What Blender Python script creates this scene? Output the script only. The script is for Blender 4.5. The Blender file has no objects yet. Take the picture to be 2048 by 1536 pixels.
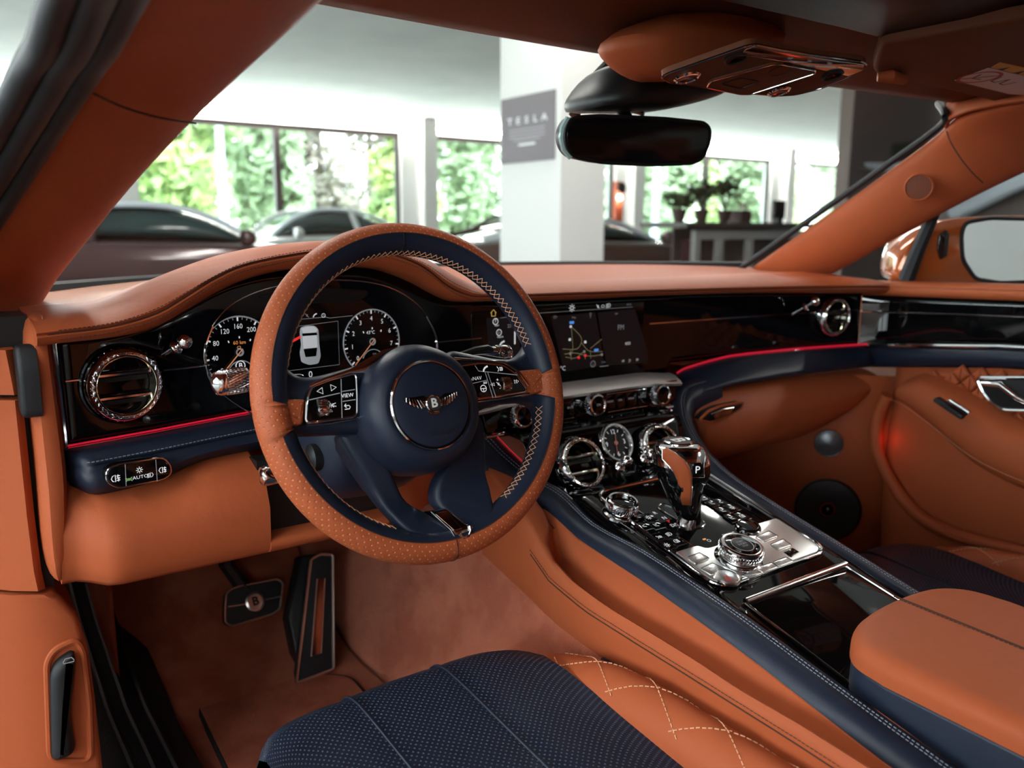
import bpy, bmesh, math, random
from mathutils import Vector, Matrix
from mathutils.geometry import tessellate_polygon
random.seed(7)
sc = bpy.context.scene
# ------------------------------------------------------------------ camera
CAM = Vector((-.81, -.786, .952)); FPX = 1703.4; PITCH, YAW, ROLL = .1843, .6154, .0045
FW = Vector((math.sin(YAW)*math.cos(PITCH), math.cos(YAW)*math.cos(PITCH), -math.sin(PITCH)))
_r = Vector((math.cos(YAW), -math.sin(YAW), 0)); _u = _r.cross(FW)
RT = _r*math.cos(ROLL) + _u*math.sin(ROLL); UP = _u*math.cos(ROLL) - _r*math.sin(ROLL)
cd = bpy.data.cameras.new('camera'); cam = bpy.data.objects.new('camera', cd); sc.collection.objects.link(cam)
cam.matrix_world = Matrix(((RT.x, UP.x, -FW.x, CAM.x), (RT.y, UP.y, -FW.y, CAM.y), (RT.z, UP.z, -FW.z, CAM.z), (0, 0, 0, 1)))
cd.sensor_width = 36; cd.lens = FPX/2048*36; cd.clip_start = .02; cd.clip_end = 300
cd.dof.use_dof = True; cd.dof.focus_distance = .93; cd.dof.aperture_fstop = 5.0
sc.camera = cam
# ------------------------------------------------------------------ world and exposure
w = bpy.data.worlds.new('sky'); sc.world = w; w.use_nodes = True
nt = w.node_tree; bg = nt.nodes['Background']
tc = nt.nodes.new('ShaderNodeTexCoord'); sx = nt.nodes.new('ShaderNodeSeparateXYZ'); rp = nt.nodes.new('ShaderNodeValToRGB')
nt.links.new(tc.outputs['Generated'], sx.inputs[0]); nt.links.new(sx.outputs['Z'], rp.inputs[0]); nt.links.new(rp.outputs[0], bg.inputs[0])
rp.color_ramp.elements[0].position = 0; rp.color_ramp.elements[0].color = (.93, .97, 1, 1)
rp.color_ramp.elements[1].position = 1; rp.color_ramp.elements[1].color = (.72, .86, 1, 1)
bg.inputs[1].default_value = 6.0
vs = sc.view_settings; vs.view_transform = 'Standard'; vs.look = 'None'; vs.gamma = 1; vs.use_curve_mapping = False
vs.exposure = 0.8
cy = sc.cycles; cy.max_bounces = 10; cy.diffuse_bounces = 4; cy.glossy_bounces = 4; cy.transmission_bounces = 4; cy.transparent_max_bounces = 16; cy.caustics_reflective = False; cy.caustics_refractive = False; cy.adaptive_threshold = .02
# ------------------------------------------------------------------ calibration helpers: a photo pixel meets a real surface of the car
def ray(x, y): return FW + RT*((x-1024)/FPX) - UP*((y-768)/FPX)
def PX(x, y, v): d = ray(x, y); return CAM + d*((v-CAM.x)/d.x)
def PY(x, y, v): d = ray(x, y); return CAM + d*((v-CAM.y)/d.y)
def PZ(x, y, v): d = ray(x, y); return CAM + d*((v-CAM.z)/d.z)
def PP(x, y, p, n): d = ray(x, y); n = Vector(n); return CAM + d*((Vector(p)-CAM).dot(n)/d.dot(n))
def yf(x, a=.24): return a - .115*x*x            # the curved dash fascia in plan
def FS(x, y, a=.24):
    d = ray(x, y); lo, hi = .2, 4
    for _ in range(50):
        m = (lo+hi)/2; P = CAM + d*m
        if P.y > yf(P.x, a): hi = m
        else: lo = m
    return CAM + d*lo
class Fr:                                        # a local frame
    def __init__(s, o, x, y):
        s.o = Vector(o); s.x = Vector(x).normalized(); y = Vector(y); y = y - s.x*y.dot(s.x); s.y = y.normalized(); s.z = s.x.cross(s.y)
    def p(s, a, b, c=0): return s.o + s.x*a + s.y*b + s.z*c
    def at(s, a, b, c=0, rot=0):
        f = Fr(s.p(a, b, c), s.x*math.cos(rot)+s.y*math.sin(rot), s.y*math.cos(rot)-s.x*math.sin(rot)); return f
    def px(s, x, y, h=0):
        P = PP(x, y, s.p(0, 0, h), s.z) - s.o; return (P.dot(s.x), P.dot(s.y))
    def pl(s, pts, h=0): return [s.px(x, y, h) for x, y in pts]
WORLD = Fr((0, 0, 0), (1, 0, 0), (0, 1, 0))
# ------------------------------------------------------------------ materials
MT = {}
def mat(name, col, rough=.5, metal=0, spec=.5, coat=0, emit=None, es=0, bump=None, var=None, sheen=0, aniso=0, alpha=None, dots=None):
    m = bpy.data.materials.new(name); m.use_nodes = True; n = m.node_tree; b = n.nodes['Principled BSDF']
    b.inputs['Base Color'].default_value = (*col, 1); b.inputs['Roughness'].default_value = rough; b.inputs['Metallic'].default_value = metal
    b.inputs['Specular IOR Level'].default_value = spec; b.inputs['Coat Weight'].default_value = coat; b.inputs['Coat Roughness'].default_value = .03
    if sheen: b.inputs['Sheen Weight'].default_value = sheen; b.inputs['Sheen Roughness'].default_value = .4
    if emit:
        b.inputs['Emission Color'].default_value = (*emit, 1); b.inputs['Emission Strength'].default_value = es
        if es < 5: m.cycles.emission_sampling = 'NONE'
    co = n.nodes.new('ShaderNodeTexCoord'); last = None
    def bmp(src, dist, inv=False):
        nonlocal last
        k = n.nodes.new('ShaderNodeBump'); k.inputs['Distance'].default_value = dist; k.inputs['Strength'].default_value = 1; k.invert = inv
        n.links.new(src, k.inputs['Height'])
        if last: n.links.new(last, k.inputs['Normal'])
        last = k.outputs[0]; n.links.new(last, b.inputs['Normal'])
    if bump:                                     # (kind, scale, distance)
        for kind, scale, dist in bump:
            if kind == 'noise':
                t = n.nodes.new('ShaderNodeTexNoise'); t.inputs['Scale'].default_value = scale; t.inputs['Detail'].default_value = 4; o = t.outputs[0]
            elif kind == 'grain':
                t = n.nodes.new('ShaderNodeTexVoronoi'); t.inputs['Scale'].default_value = scale; t.feature = 'DISTANCE_TO_EDGE'; o = t.outputs[0]
            else:
                t = n.nodes.new('ShaderNodeTexWave'); t.inputs['Scale'].default_value = scale; o = t.outputs[0]
            n.links.new(co.outputs['Object'], t.inputs['Vector']); bmp(o, dist)
    if dots:                                     # perforation: (pitch, radius, hole colour, uses UV in metres)
        pitch, rad, hc = dots
        uv = n.nodes.new('ShaderNodeUVMap'); mp = n.nodes.new('ShaderNodeMapping'); mp.inputs['Scale'].default_value = (1/pitch, 1/pitch, 1); mp.inputs['Rotation'].default_value = (0, 0, math.pi/4)
        n.links.new(uv.outputs[0], mp.inputs['Vector'])
        fr = n.nodes.new('ShaderNodeVectorMath'); fr.operation = 'FRACTION'; n.links.new(mp.outputs[0], fr.inputs[0])
        sb = n.nodes.new('ShaderNodeVectorMath'); sb.operation = 'SUBTRACT'; sb.inputs[1].default_value = (.5, .5, 0); n.links.new(fr.outputs[0], sb.inputs[0])
        sp = n.nodes.new('ShaderNodeSeparateXYZ'); n.links.new(sb.outputs[0], sp.inputs[0]); cb = n.nodes.new('ShaderNodeCombineXYZ')
        n.links.new(sp.outputs[0], cb.inputs[0]); n.links.new(sp.outputs[1], cb.inputs[1])
        ln = n.nodes.new('ShaderNodeVectorMath'); ln.operation = 'LENGTH'; n.links.new(cb.outputs[0], ln.inputs[0])
        mr = n.nodes.new('ShaderNodeMapRange'); mr.inputs[1].default_value = rad*.7; mr.inputs[2].default_value = rad*1.3; n.links.new(ln.outputs['Value'], mr.inputs[0])
        mx = n.nodes.new('ShaderNodeMix'); mx.data_type = 'RGBA'; mx.inputs['A'].default_value = (*hc, 1); mx.inputs['B'].default_value = (*col, 1)
        n.links.new(mr.outputs[0], mx.inputs['Factor']); n.links.new(mx.outputs['Result'], b.inputs['Base Color']); bmp(mr.outputs[0], .0006)
    if var:                                      # colour variation (scale, colour2, lo, hi)
        t = n.nodes.new('ShaderNodeTexNoise'); t.inputs['Scale'].default_value = var[0]; t.inputs['Detail'].default_value = 6
        n.links.new(co.outputs['Object'], t.inputs['Vector'])
        mr = n.nodes.new('ShaderNodeMapRange'); mr.inputs[1].default_value = var[2]; mr.inputs[2].default_value = var[3]; n.links.new(t.outputs[0], mr.inputs[0])
        mx = n.nodes.new('ShaderNodeMix'); mx.data_type = 'RGBA'; mx.inputs['A'].default_value = (*col, 1); mx.inputs['B'].default_value = (*var[1], 1)
        n.links.new(mr.outputs[0], mx.inputs['Factor']); n.links.new(mx.outputs['Result'], b.inputs['Base Color'])
    MT[name] = m; return m
def glassmat(name, tint, ior=1.45, rough=0.0, boost=1.0):
    m = bpy.data.materials.new(name); m.use_nodes = True; n = m.node_tree; n.nodes.remove(n.nodes['Principled BSDF'])
    out = n.nodes['Material Output']; tr = n.nodes.new('ShaderNodeBsdfTransparent'); tr.inputs[0].default_value = (*tint, 1)
    gl = n.nodes.new('ShaderNodeBsdfGlossy'); gl.inputs['Roughness'].default_value = rough
    fz = n.nodes.new('ShaderNodeLayerWeight'); fz.inputs[0].default_value = .5; pw = n.nodes.new('ShaderNodeMath'); pw.operation = 'POWER'; pw.inputs[1].default_value = 5; n.links.new(fz.outputs['Facing'], pw.inputs[0])
    ma = n.nodes.new('ShaderNodeMath'); ma.operation = 'MULTIPLY_ADD'; ma.inputs[1].default_value = .6*boost; ma.inputs[2].default_value = .03*boost; n.links.new(pw.outputs[0], ma.inputs[0]); mx = n.nodes.new('ShaderNodeMixShader')
    n.links.new(ma.outputs[0], mx.inputs[0]); n.links.new(tr.outputs[0], mx.inputs[1]); n.links.new(gl.outputs[0], mx.inputs[2]); n.links.new(mx.outputs[0], out.inputs[0])
    MT[name] = m; return m
TAN = (.40, .091, .033)
mat('tan', TAN, .52, spec=.15, bump=[('grain', 900, .00012), ('noise', 60, .0006)])
mat('tan_perf', TAN, .48, spec=.26, bump=[('grain', 900, .0001)], dots=(.0062, .16, (.56, .20, .085)))
mat('tan_mesh', (.45, .135, .05), .5, dots=(.0034, .26, (.16, .045, .02)))
mat('tan_carpet', (.66, .185, .095), .95, spec=.1, sheen=.12, bump=[('noise', 900, .004), ('noise', 35, .004)], var=(14, (.52, .115, .052), .42, .6))
NAVY = (.0125, .018, .036)
mat('navy', NAVY, .42, spec=.3, bump=[('grain', 900, .0001), ('noise', 60, .0004)])
mat('navy_perf', NAVY, .44, spec=.28, bump=[('grain', 900, .0001)], dots=(.0052, .17, (.09, .12, .19)))
mat('tan_shaded', (.15, .048, .022), .6, spec=.2, bump=[('grain', 900, .0001)])  # tan darkened so the roof parts carry their shade in the colour
mat('navy_stitch', (.24, .26, .31), .7)
mat('tan_stitch', (.72, .36, .20), .7)
mat('dark_stitch', (.06, .025, .015), .7)
mat('seam', (.07, .02, .01), .7)
mat('gloss_black', (.003, .003, .0035), .04, spec=.4, coat=.1)
mat('screen_black', (.003, .003, .0035), .12, spec=.35)
mat('matte_black', (.008, .008, .009), .45, spec=.4)
mat('rubber', (.010, .011, .014), .55, spec=.4)
mat('rubber_floor', (.009, .009, .010), .6, bump=[('noise', 300, .0008)])
mat('chrome', (.93, .93, .94), .09, metal=1)
mat('chrome_dark', (.55, .54, .54), .10, metal=1)
mat('chrome_gold', (.80, .74, .58), .12, metal=1)
mat('satin', (.74, .73, .71), .28, metal=1)
mat('satin_rough', (.82, .81, .79), .48, metal=1)
mat('tan_mesh_dark', (.24, .055, .02), .6, dots=(.0034, .26, (.08, .02, .01)))
mat('copper_trim', (.50, .30, .22), .2, metal=1)
mat('red_glow', (.5, .01, .03), .3, emit=(1, .02, .06), es=.22)
mat('white_print', (.75, .76, .78), .5, emit=(.8, .82, .86), es=.28)
mat('grey_print', (.25, .26, .28), .5, emit=(.6, .62, .66), es=.10)
mat('orange_print', (.8, .3, .08), .5, emit=(1, .33, .08), es=.30)
mat('green_print', (.4, .8, .3), .5, emit=(.45, .9, .3), es=.2)
mat('blue_print', (.1, .3, .8), .5, emit=(.1, .35, 1), es=.3)
mat('red_print', (.7, .03, .03), .5, emit=(1, .03, .03), es=.35)
mat('gold_print', (.6, .42, .1), .5, emit=(.9, .6, .12), es=.25)
mat('badge_white', (.8, .8, .8), .4)
mat('needle', (.75, .33, .16), .4, emit=(.9, .35, .15), es=.15)
mat('black_print', (.02, .02, .02), .6)
mat('copper_paint', (.46, .10, .018), .16, metal=.25, coat=1, spec=.5)
glassmat('windshield_glass', (.95, .98, .975), boost=.5)
glassmat('window_glass', (.93, .97, .96))
# ------------------------------------------------------------------ object helpers
WL = {}
def mk(name, geo, m, parent=None, smooth=True, label=None, cat=None, group=None, kind=None, sub=0, solid=0, ang=40, uv=None, flip=False):
    vs_, fs_ = geo[0], geo[1]
    c = Vector((0, 0, 0))
    for v in vs_: c += v
    c /= max(1, len(vs_))
    me = bpy.data.meshes.new(name); me.from_pydata([tuple(v-c) for v in vs_], [], fs_)
    if len(geo) > 2 and geo[2] is not None:      # per vertex uv in metres
        ul = me.uv_layers.new(name='UVMap')
        for lp in me.loops: ul.data[lp.index].uv = geo[2][lp.vertex_index]
    bm = bmesh.new(); bm.from_mesh(me); bmesh.ops.recalc_face_normals(bm, faces=bm.faces); bm.to_mesh(me); bm.free()
    me.materials.append(MT[m])
    if smooth:
        me.polygons.foreach_set('use_smooth', [True]*len(me.polygons))
        me.set_sharp_from_angle(angle=math.radians(ang))
    o = bpy.data.objects.new(name, me); sc.collection.objects.link(o); o.location = c; WL[o.name] = c
    if solid:
        md = o.modifiers.new('thickness', 'SOLIDIFY'); md.thickness = solid; md.offset = 0
    if sub:
        md = o.modifiers.new('smooth', 'SUBSURF'); md.levels = sub; md.render_levels = sub
    if parent is not None: setpar(o, parent)
    tag(o, label, cat, group, kind); return o
def setpar(o, p): o.parent = p; o.matrix_parent_inverse = Matrix.Translation(-WL[p.name])
def tag(o, label=None, cat=None, group=None, kind=None):
    if label: o['label'] = label
    if cat: o['category'] = cat
    if group: o['group'] = group
    if kind: o['kind'] = kind
    return o
def thing(name, loc, label, cat, group=None):
    o = bpy.data.objects.new(name, None); sc.collection.objects.link(o); o.location = loc; o.empty_display_size = .02; WL[o.name] = Vector(loc)
    return tag(o, label, cat, group)
def join(*gs):
    v, f, k = [], [], 0
    for g in gs:
        f += [tuple(i+k for i in q) for q in g[1]]; v += list(g[0]); k = len(v)
    return v, f
def grid(rows, closed_u=False, closed_v=False, uv=None):
    n, mcols = len(rows), len(rows[0]); v = [Vector(p) for r in rows for p in r]; f = []
    for i in range(n if closed_u else n-1):
        for j in range(mcols if closed_v else mcols-1):
            a, b = i, (i+1) % n; c, d = j, (j+1) % mcols
            f.append((a*mcols+c, a*mcols+d, b*mcols+d, b*mcols+c))
    if uv: return v, f, uv
    return v, f
def griduv(rows):                                # uv by arc length in metres
    n, mc = len(rows), len(rows[0]); uv = []
    u = 0; um = []
    for i in range(n):
        if i: u += (Vector(rows[i][mc//2])-Vector(rows[i-1][mc//2])).length
        s = 0; row = []
        for j in range(mc):
            if j: s += (Vector(rows[i][j])-Vector(rows[i][j-1])).length
            row.append(s)
        mid = row[mc//2]; um += [(u, q-mid) for q in row]
    return um
def caps(geo, mcols, nrows):                     # close the two ends of a tube-like grid
    v, f = list(geo[0]), list(geo[1]); f.append(tuple(range(mcols))[::-1]); f.append(tuple(range((nrows-1)*mcols, nrows*mcols))); return v, f
def tube(pts, r, n=8, closed=False, flat=None, up=None):
    pts = [Vector(p) for p in pts]; k = len(pts); rows = []; nrm = None
    for i, p in enumerate(pts):
        if closed: t = (pts[(i+1) % k]-pts[i-1])
        else: t = pts[min(i+1, k-1)]-pts[max(i-1, 0)]
        t.normalize()
        if up is not None: nrm = Vector(up)
        elif nrm is None: nrm = Vector((0, 0, 1)) if abs(t.z) < .9 else Vector((1, 0, 0))
        nrm = (nrm - t*nrm.dot(t)).normalized(); b = t.cross(nrm)
        rr = r[i] if isinstance(r, (list, tuple)) else r
        fl = flat or 1
        rows.append([p + nrm*(rr*fl*math.cos(2*math.pi*j/n)) + b*(rr*math.sin(2*math.pi*j/n)) for j in range(n)])
    g = grid(rows, closed, True)
    return g if closed else caps(g, n, k)
def lathe(prof, fr, n=48, cap0=False, cap1=False, a0=0, a1=2*math.pi):
    full = abs(a1-a0-2*math.pi) < 1e-6; k = n if full else n+1
    rows = [[fr.p(r*math.cos(a0+(a1-a0)*j/n), r*math.sin(a0+(a1-a0)*j/n), h) for j in range(k)] for r, h in prof]
    v, f = grid(rows, False, full)
    if cap0: f.append(tuple(range(k)))
    if cap1: f.append(tuple(range((len(prof)-1)*k, len(prof)*k)))
    return v, f
def crom(pts, n=6, closed=False):                # Catmull-Rom through points of any dimension
    P = [Vector(p) for p in pts]; k = len(P); out = []
    for i in range(k if closed else k-1):
        if closed: a, b, c, d = P[i-1], P[i], P[(i+1) % k], P[(i+2) % k]
        else: b, c = P[i], P[i+1]; a = P[i-1] if i else b+(b-c); d = P[i+2] if i+2 < k else c+(c-b)
        for s in range(n):
            t = s/n; out.append(.5*((2*b)+(c-a)*t+(2*a-5*b+4*c-d)*t*t+(3*b-a-3*c+d)*t**3))
    if not closed: out.append(P[-1])
    return out
def rpoly(pts, r, seg=5):                        # polygon with rounded corners, r may be a list
    P = [Vector((p[0], p[1])) for p in pts]; out = []; k = len(P)
    for i in range(k):
        a, b, c = P[i-1], P[i], P[(i+1) % k]; rr = r[i] if isinstance(r, (list, tuple)) else r
        d1, d2 = (a-b), (c-b); l = min(rr, d1.length*.48, d2.length*.48)
        if l < 1e-6: out.append(b); continue
        s, e = b+d1.normalized()*l, b+d2.normalized()*l
        for q in range(seg+1):
            t = q/seg; out.append(s*(1-t)**2+b*(2*t*(1-t))+e*t*t)
    return out
def ccw(P):
    A = sum(P[i-1][0]*P[i][1]-P[i][0]*P[i-1][1] for i in range(len(P))); return list(P) if A > 0 else list(P)[::-1]
def inset(P, d):
    out = []; k = len(P)
    for i in range(k):
        a, b, c = Vector(P[i-1][:2]), Vector(P[i][:2]), Vector(P[(i+1) % k][:2])
        t1, t2 = (b-a), (c-b)
        if t1.length < 1e-9: t1 = t2
        if t2.length < 1e-9: t2 = t1
        t1.normalize(); t2.normalize(); n1, n2 = Vector((-t1.y, t1.x)), Vector((-t2.y, t2.x)); m = n1+n2
        if m.length < 1e-6: m = n1
        m.normalize(); q = max(.5, m.dot(n1)); out.append(b+m*(d/q))
    return out
def ext(poly, fr, h0, h1, bev=0, seg=3, dome=0):  # a plate with bevelled top edge
    P = ccw([Vector((p[0], p[1])) for p in poly]); k = len(P); rows = [[fr.p(p.x, p.y, h0) for p in P]]
    s = 1 if h1 > h0 else -1
    if bev:
        for q in range(seg+1):
            a = math.pi/2*q/seg; I = inset(P, bev*(1-math.cos(a))); rows.append([fr.p(p[0], p[1], h1-s*bev+s*bev*math.sin(a)) for p in I])
    else: rows.append([fr.p(p.x, p.y, h1) for p in P])
    v, f = grid(rows, False, True); n = len(rows)
    f.append(tuple(range(k))[::-1])
    if dome:
        c = Vector((0, 0, 0))
        for p in rows[-1]: c += p
        c = c/k + fr.z*dome; ci = len(v)
        mid = [(Vector(p)*.5+c*.5+fr.z*dome*.25) for p in rows[-1]]; b0 = len(v); v = v+mid+[c]
        for i in range(k): j = (i+1) % k; f.append(((n-1)*k+i, (n-1)*k+j, b0+j, b0+i)); f.append((b0+i, b0+j, b0+k))
    else: f.append(tuple(range((n-1)*k, n*k)))
    return v, f
def box(fr, x0, x1, y0, y1, z0, z1, bev=0): return ext([(x0, y0), (x1, y0), (x1, y1), (x0, y1)], fr, z0, z1, bev, 2)
def circ(r, n=32, cx=0, cy=0, sy=1): return [(cx+r*math.cos(2*math.pi*i/n), cy+r*sy*math.sin(2*math.pi*i/n)) for i in range(n)]
def line(fr, pts, r, h=0, closed=False, n=6): return tube([fr.p(a, b, h) for a, b in pts], r, n, closed)
def ribbon(fr, pts, wd, h, closed=False):        # flat printed stroke
    P = [Vector((p[0], p[1])) for p in pts]; rows = []; k = len(P)
    for i, p in enumerate(P):
        t = (P[(i+1) % k]-P[i-1]) if closed else P[min(i+1, k-1)]-P[max(i-1, 0)]
        t.normalize(); n = Vector((-t.y, t.x))*(wd/2); rows.append([fr.p(p.x+n.x, p.y+n.y, h), fr.p(p.x-n.x, p.y-n.y, h)])
    return grid(rows, closed, False)
_TXT = {}
def text(s, fr, size, x=0, y=0, h=0, align='CENTER', sx=1, bold=0):
    key = (s, align, bold)
    if key not in _TXT:
        c = bpy.data.curves.new('t', 'FONT'); c.body = s; c.align_x = align; c.align_y = 'CENTER'; c.size = 1; c.resolution_u = 2; c.offset = bold
        o = bpy.data.objects.new('t', c); sc.collection.objects.link(o); dg = bpy.context.evaluated_depsgraph_get(); me = o.evaluated_get(dg).to_mesh()
        _TXT[key] = ([tuple(v.co) for v in me.vertices], [tuple(p.vertices) for p in me.polygons]); o.evaluated_get(dg).to_mesh_clear()
        bpy.data.objects.remove(o); bpy.data.curves.remove(c)
    v, f = _TXT[key]
    return [fr.p(x+a*size*sx, y+b*size, h) for a, b, _ in v], f
def interp(tab, x):
    if x <= tab[0][0]: return tab[0][1]
    for (a, b), (c, d) in zip(tab, tab[1:]):
        if x <= c: return b+(d-b)*(x-a)/(c-a)
    return tab[-1][1]
def smooth_tab(tab, n=8): return [(p.x, p.y) for p in crom([Vector((a, b)) for a, b in tab], n)]
def sstep(a, b, x): t = max(0, min(1, (x-a)/(b-a))); return t*t*(3-2*t)
def stitches(pts, step, ln, r, off=None):        # dashed thread along a polyline
    P = [Vector(p) for p in pts]; out = []; d = 0; acc = 0
    for a, b in zip(P, P[1:]):
        L = (b-a).length
        if L < 1e-9: continue
        t = (b-a)/L; s = (step-acc) if acc else 0
        while s < L:
            p = a+t*s; q = p+t*ln; out.append(tube([p, q], r, 4)); s += step
        acc = (L-(s-step)) % step
    return join(*out) if out else ([], [])
# ================================================================== the showroom
GZ = -.12                                        # showroom floor level
mat('ceiling_white', (.88, .89, .88), .85, bump=[('noise', 3, .01)], var=(1.1, (.80, .82, .82), .45, .7))
mat('plaster_white', (.66, .66, .645), .8)
mat('plaster_grey', (.50, .49, .47), .8)
mat('floor_tile', (.15, .15, .15), .3)
mat('frame_dark', (.022, .016, .015), .45)
mat('partition', (.16, .125, .115), .75, bump=[('noise', 20, .003)])
mat('led', (1, 1, 1), .5, emit=(1, .97, .90), es=70)
mat('led_lamp', (1, 1, 1), .5, emit=(1, .96, .90), es=20)
mat('poster_grey', (.135, .12, .135), .6)
mat('poster_white', (.75, .75, .78), .6)
mat('poster_line', (.32, .31, .34), .6)
mat('grass', (.30, .42, .20), .95)
mat('asphalt', (.68, .68, .66), .9)
mat('leaf_green', (.30, .40, .22), .7, var=(.9, (.42, .52, .32), .4, .6))
mat('leaf_lime', (.52, .60, .22), .7, var=(.9, (.36, .50, .22), .4, .6))
mat('leaf_brown', (.36, .30, .25), .7, var=(.9, (.28, .26, .20), .4, .6))
mat('bark', (.11, .08, .06), .9)
mat('post_white', (.72, .78, .84), .4)
mat('leaf_dark', (.035, .055, .02), .6)
mat('pot_brown', (.05, .03, .028), .6)
mat('desk_grey', (.30, .29, .285), .6)
mat('desk_dark', (.05, .042, .04), .5)
mat('red_orange', (.62, .12, .05), .6)
mat('car_maroon', (.075, .034, .036), .18, coat=1, metal=.2)
mat('car_white', (.62, .63, .62), .15, coat=1)
mat('car_black', (.02, .022, .024), .15, coat=1)
mat('car_brown', (.10, .062, .05), .2, coat=1)
mat('car_glass', (.02, .05, .05), .03, spec=.8)
mat('tyre', (.012, .012, .012), .8)
S = 'structure'
def bxw(x0, x1, y0, y1, z0, z1, bev=0): return box(WORLD, x0, x1, y0, y1, z0, z1, bev)
mk('floor', bxw(-9, 34, -10, 16.9, GZ-.2, GZ), 'floor_tile', kind=S, label='grey tiled showroom floor beneath the cars')
mk('ceiling', bxw(-9, 34, -10, 17.2, 3.3, 3.55), 'ceiling_white', kind=S, label='white showroom ceiling')
WY = 16.75
BAYS = [-3.7, 2.72, 9.12, 15.55, 22.0, 28.45]
mk('wall_front', join(bxw(-9, 34, WY, WY+.3, 2.98, 3.3), bxw(-9, 34, WY, WY+.3, GZ, .12)), 'plaster_white', kind=S, label='white showroom front wall above and below the windows')
for i, bx in enumerate(BAYS):
    mk('wall_pier', join(bxw(bx-.62, bx-.22, WY-.02, WY+.3, GZ, 3.3)), 'plaster_white', kind=S)
    mk('wall_column', bxw(bx-.22, bx+.14, WY-.35, WY+.3, GZ, 3.3), 'plaster_grey', kind=S)
for i in range(5):
    x0, x1 = BAYS[i]+.14, BAYS[i+1]-.62; mid = x0+(x1-x0)*.5
    wn = mk('window_%d' % (i+1), join(bxw(x0, x1, WY+.05, WY+.15, 2.86, 2.98), bxw(x0, x0+.09, WY+.05, WY+.15, .12, 2.86), bxw(x1-.09, x1, WY+.05, WY+.15, .12, 2.86), bxw(x0, x1, WY+.05, WY+.15, .12, .24)), 'frame_dark', kind=S)
    mk('mullion', bxw(mid-.07, mid+.07, WY+.03, WY+.17, .24, 2.86), 'frame_dark', wn)
    for a, b in ((x0+.09, mid-.07), (mid+.07, x1-.09)): mk('pane', bxw(a, b, WY+.09, WY+.11, .24, 2.86), 'window_glass', wn)
    lt = mk('strip_light', bxw(x0+.05, x1+.35, WY-.10, WY-.021, 3.08, 3.16), 'led', label=['glowing strip light over the leftmost hidden window', 'glowing strip light over the wide window above the maroon coupe', 'glowing strip light just left of the big white column', 'glowing strip light above the potted plants on the desk', 'glowing strip light beside the dark partition wall'][i], cat='light', group='strip lights along the front wall')
for x, y, nm in ((-3.4, -.9, 'over the open driver door'), (-3.4, 5.6, 'left of the parked maroon coupe'), (4.2, -.9, 'right of the car roof'), (-.2, 3.0, 'added over the copper bonnet to light the dash'), (3.6, 3.6, 'added before the square white column to light the dash'), (-3.4, -7.4, 'far behind the open door')):  # bonnet and column lamps are unseen, added to light the dash top
    mk('ceiling_lamp', bxw(x-.10, x+.10, y-1.6, y+1.6, 3.24, 3.299), 'led_lamp', label='long linear ceiling lamp '+nm, cat='ceiling lamp', group='linear ceiling lamps')
mk('wall_back', bxw(-9, 34, -10.3, -10, GZ, 3.3), 'plaster_white', kind=S)
mk('wall_left', bxw(-7.2, -6.95, -10, -7.5, GZ, 3.3), 'plaster_grey', kind=S); mk('wall_sill', bxw(-7.2, -6.95, -7.5, 16.75, GZ, .8), 'plaster_grey', kind=S)
for k, (ya, yb) in enumerate(((-7.5, 0), (0, 8), (8, 16.75))):    # the glazed left side of the hall
    wn = mk('window_%d' % (6+k), join(bxw(-7.1, -6.95, ya, ya+.12, .8, 3.3), bxw(-7.1, -6.95, yb-.12, yb, .8, 3.3), bxw(-7.1, -6.95, ya, yb, 3.18, 3.3), bxw(-7.1, -6.95, ya, yb, .8, .9)), 'frame_dark', kind=S)
    mk('pane', bxw(-7.03, -7.01, ya+.12, yb-.12, .9, 3.18), 'window_glass', wn)
# the big white column with its poster
cx0, cy0 = PY(1121, 400, 5.0).x, 5.0; cx1 = PY(1209, 400, 5.0).x
mk('pillar', ext([(cx0, cy0), (cx1, cy0), (cx1, cy0+.9), (cx0, cy0+.9)], WORLD, GZ, 3.3), 'plaster_white', smooth=False, label='big square white showroom column', kind=S)
pf = Fr((cx0, cy0, 0), (0, -1, 0), (0, 0, 1))    # poster face, seen from the left: x runs towards the camera
pc = [pf.px(*q) for q in ((1005, 200), (1113, 178), (1110, 318), (1003, 330))]
xa, xb = (pc[0][0]+pc[3][0])/2, (pc[1][0]+pc[2][0])/2; zt, zb = (pc[0][1]+pc[1][1])/2, (pc[2][1]+pc[3][1])/2
po = mk('poster', box(pf, xa, xb, zb, zt, .002, .012), 'poster_grey', label='grey poster with white lettering on the square white column', cat='poster')
pw, ph = xb-xa, zt-zb; pm = (xa+xb)/2
for i, ch in enumerate('TESLA'): mk('lettering', text(ch, pf, ph*.145, xa+pw*(.18+.16*i), zt-ph*.37, .0135, sx=1.5, bold=.015), 'poster_white', po)
for j, (k, wd) in enumerate(((.50, .66), (.555, .66), (.61, .66), (.655, .5))): mk('text_line', box(pf, pm-pw*wd/2, pm+pw*wd/2, zt-ph*(k+.012), zt-ph*(k-.006), .0125, .0135), 'poster_line', po)
mk('text_line', box(pf, pm-pw*.15, pm+pw*.16, zt-ph*.745, zt-ph*.715, .0125, .0135), 'poster_white', po)
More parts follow.
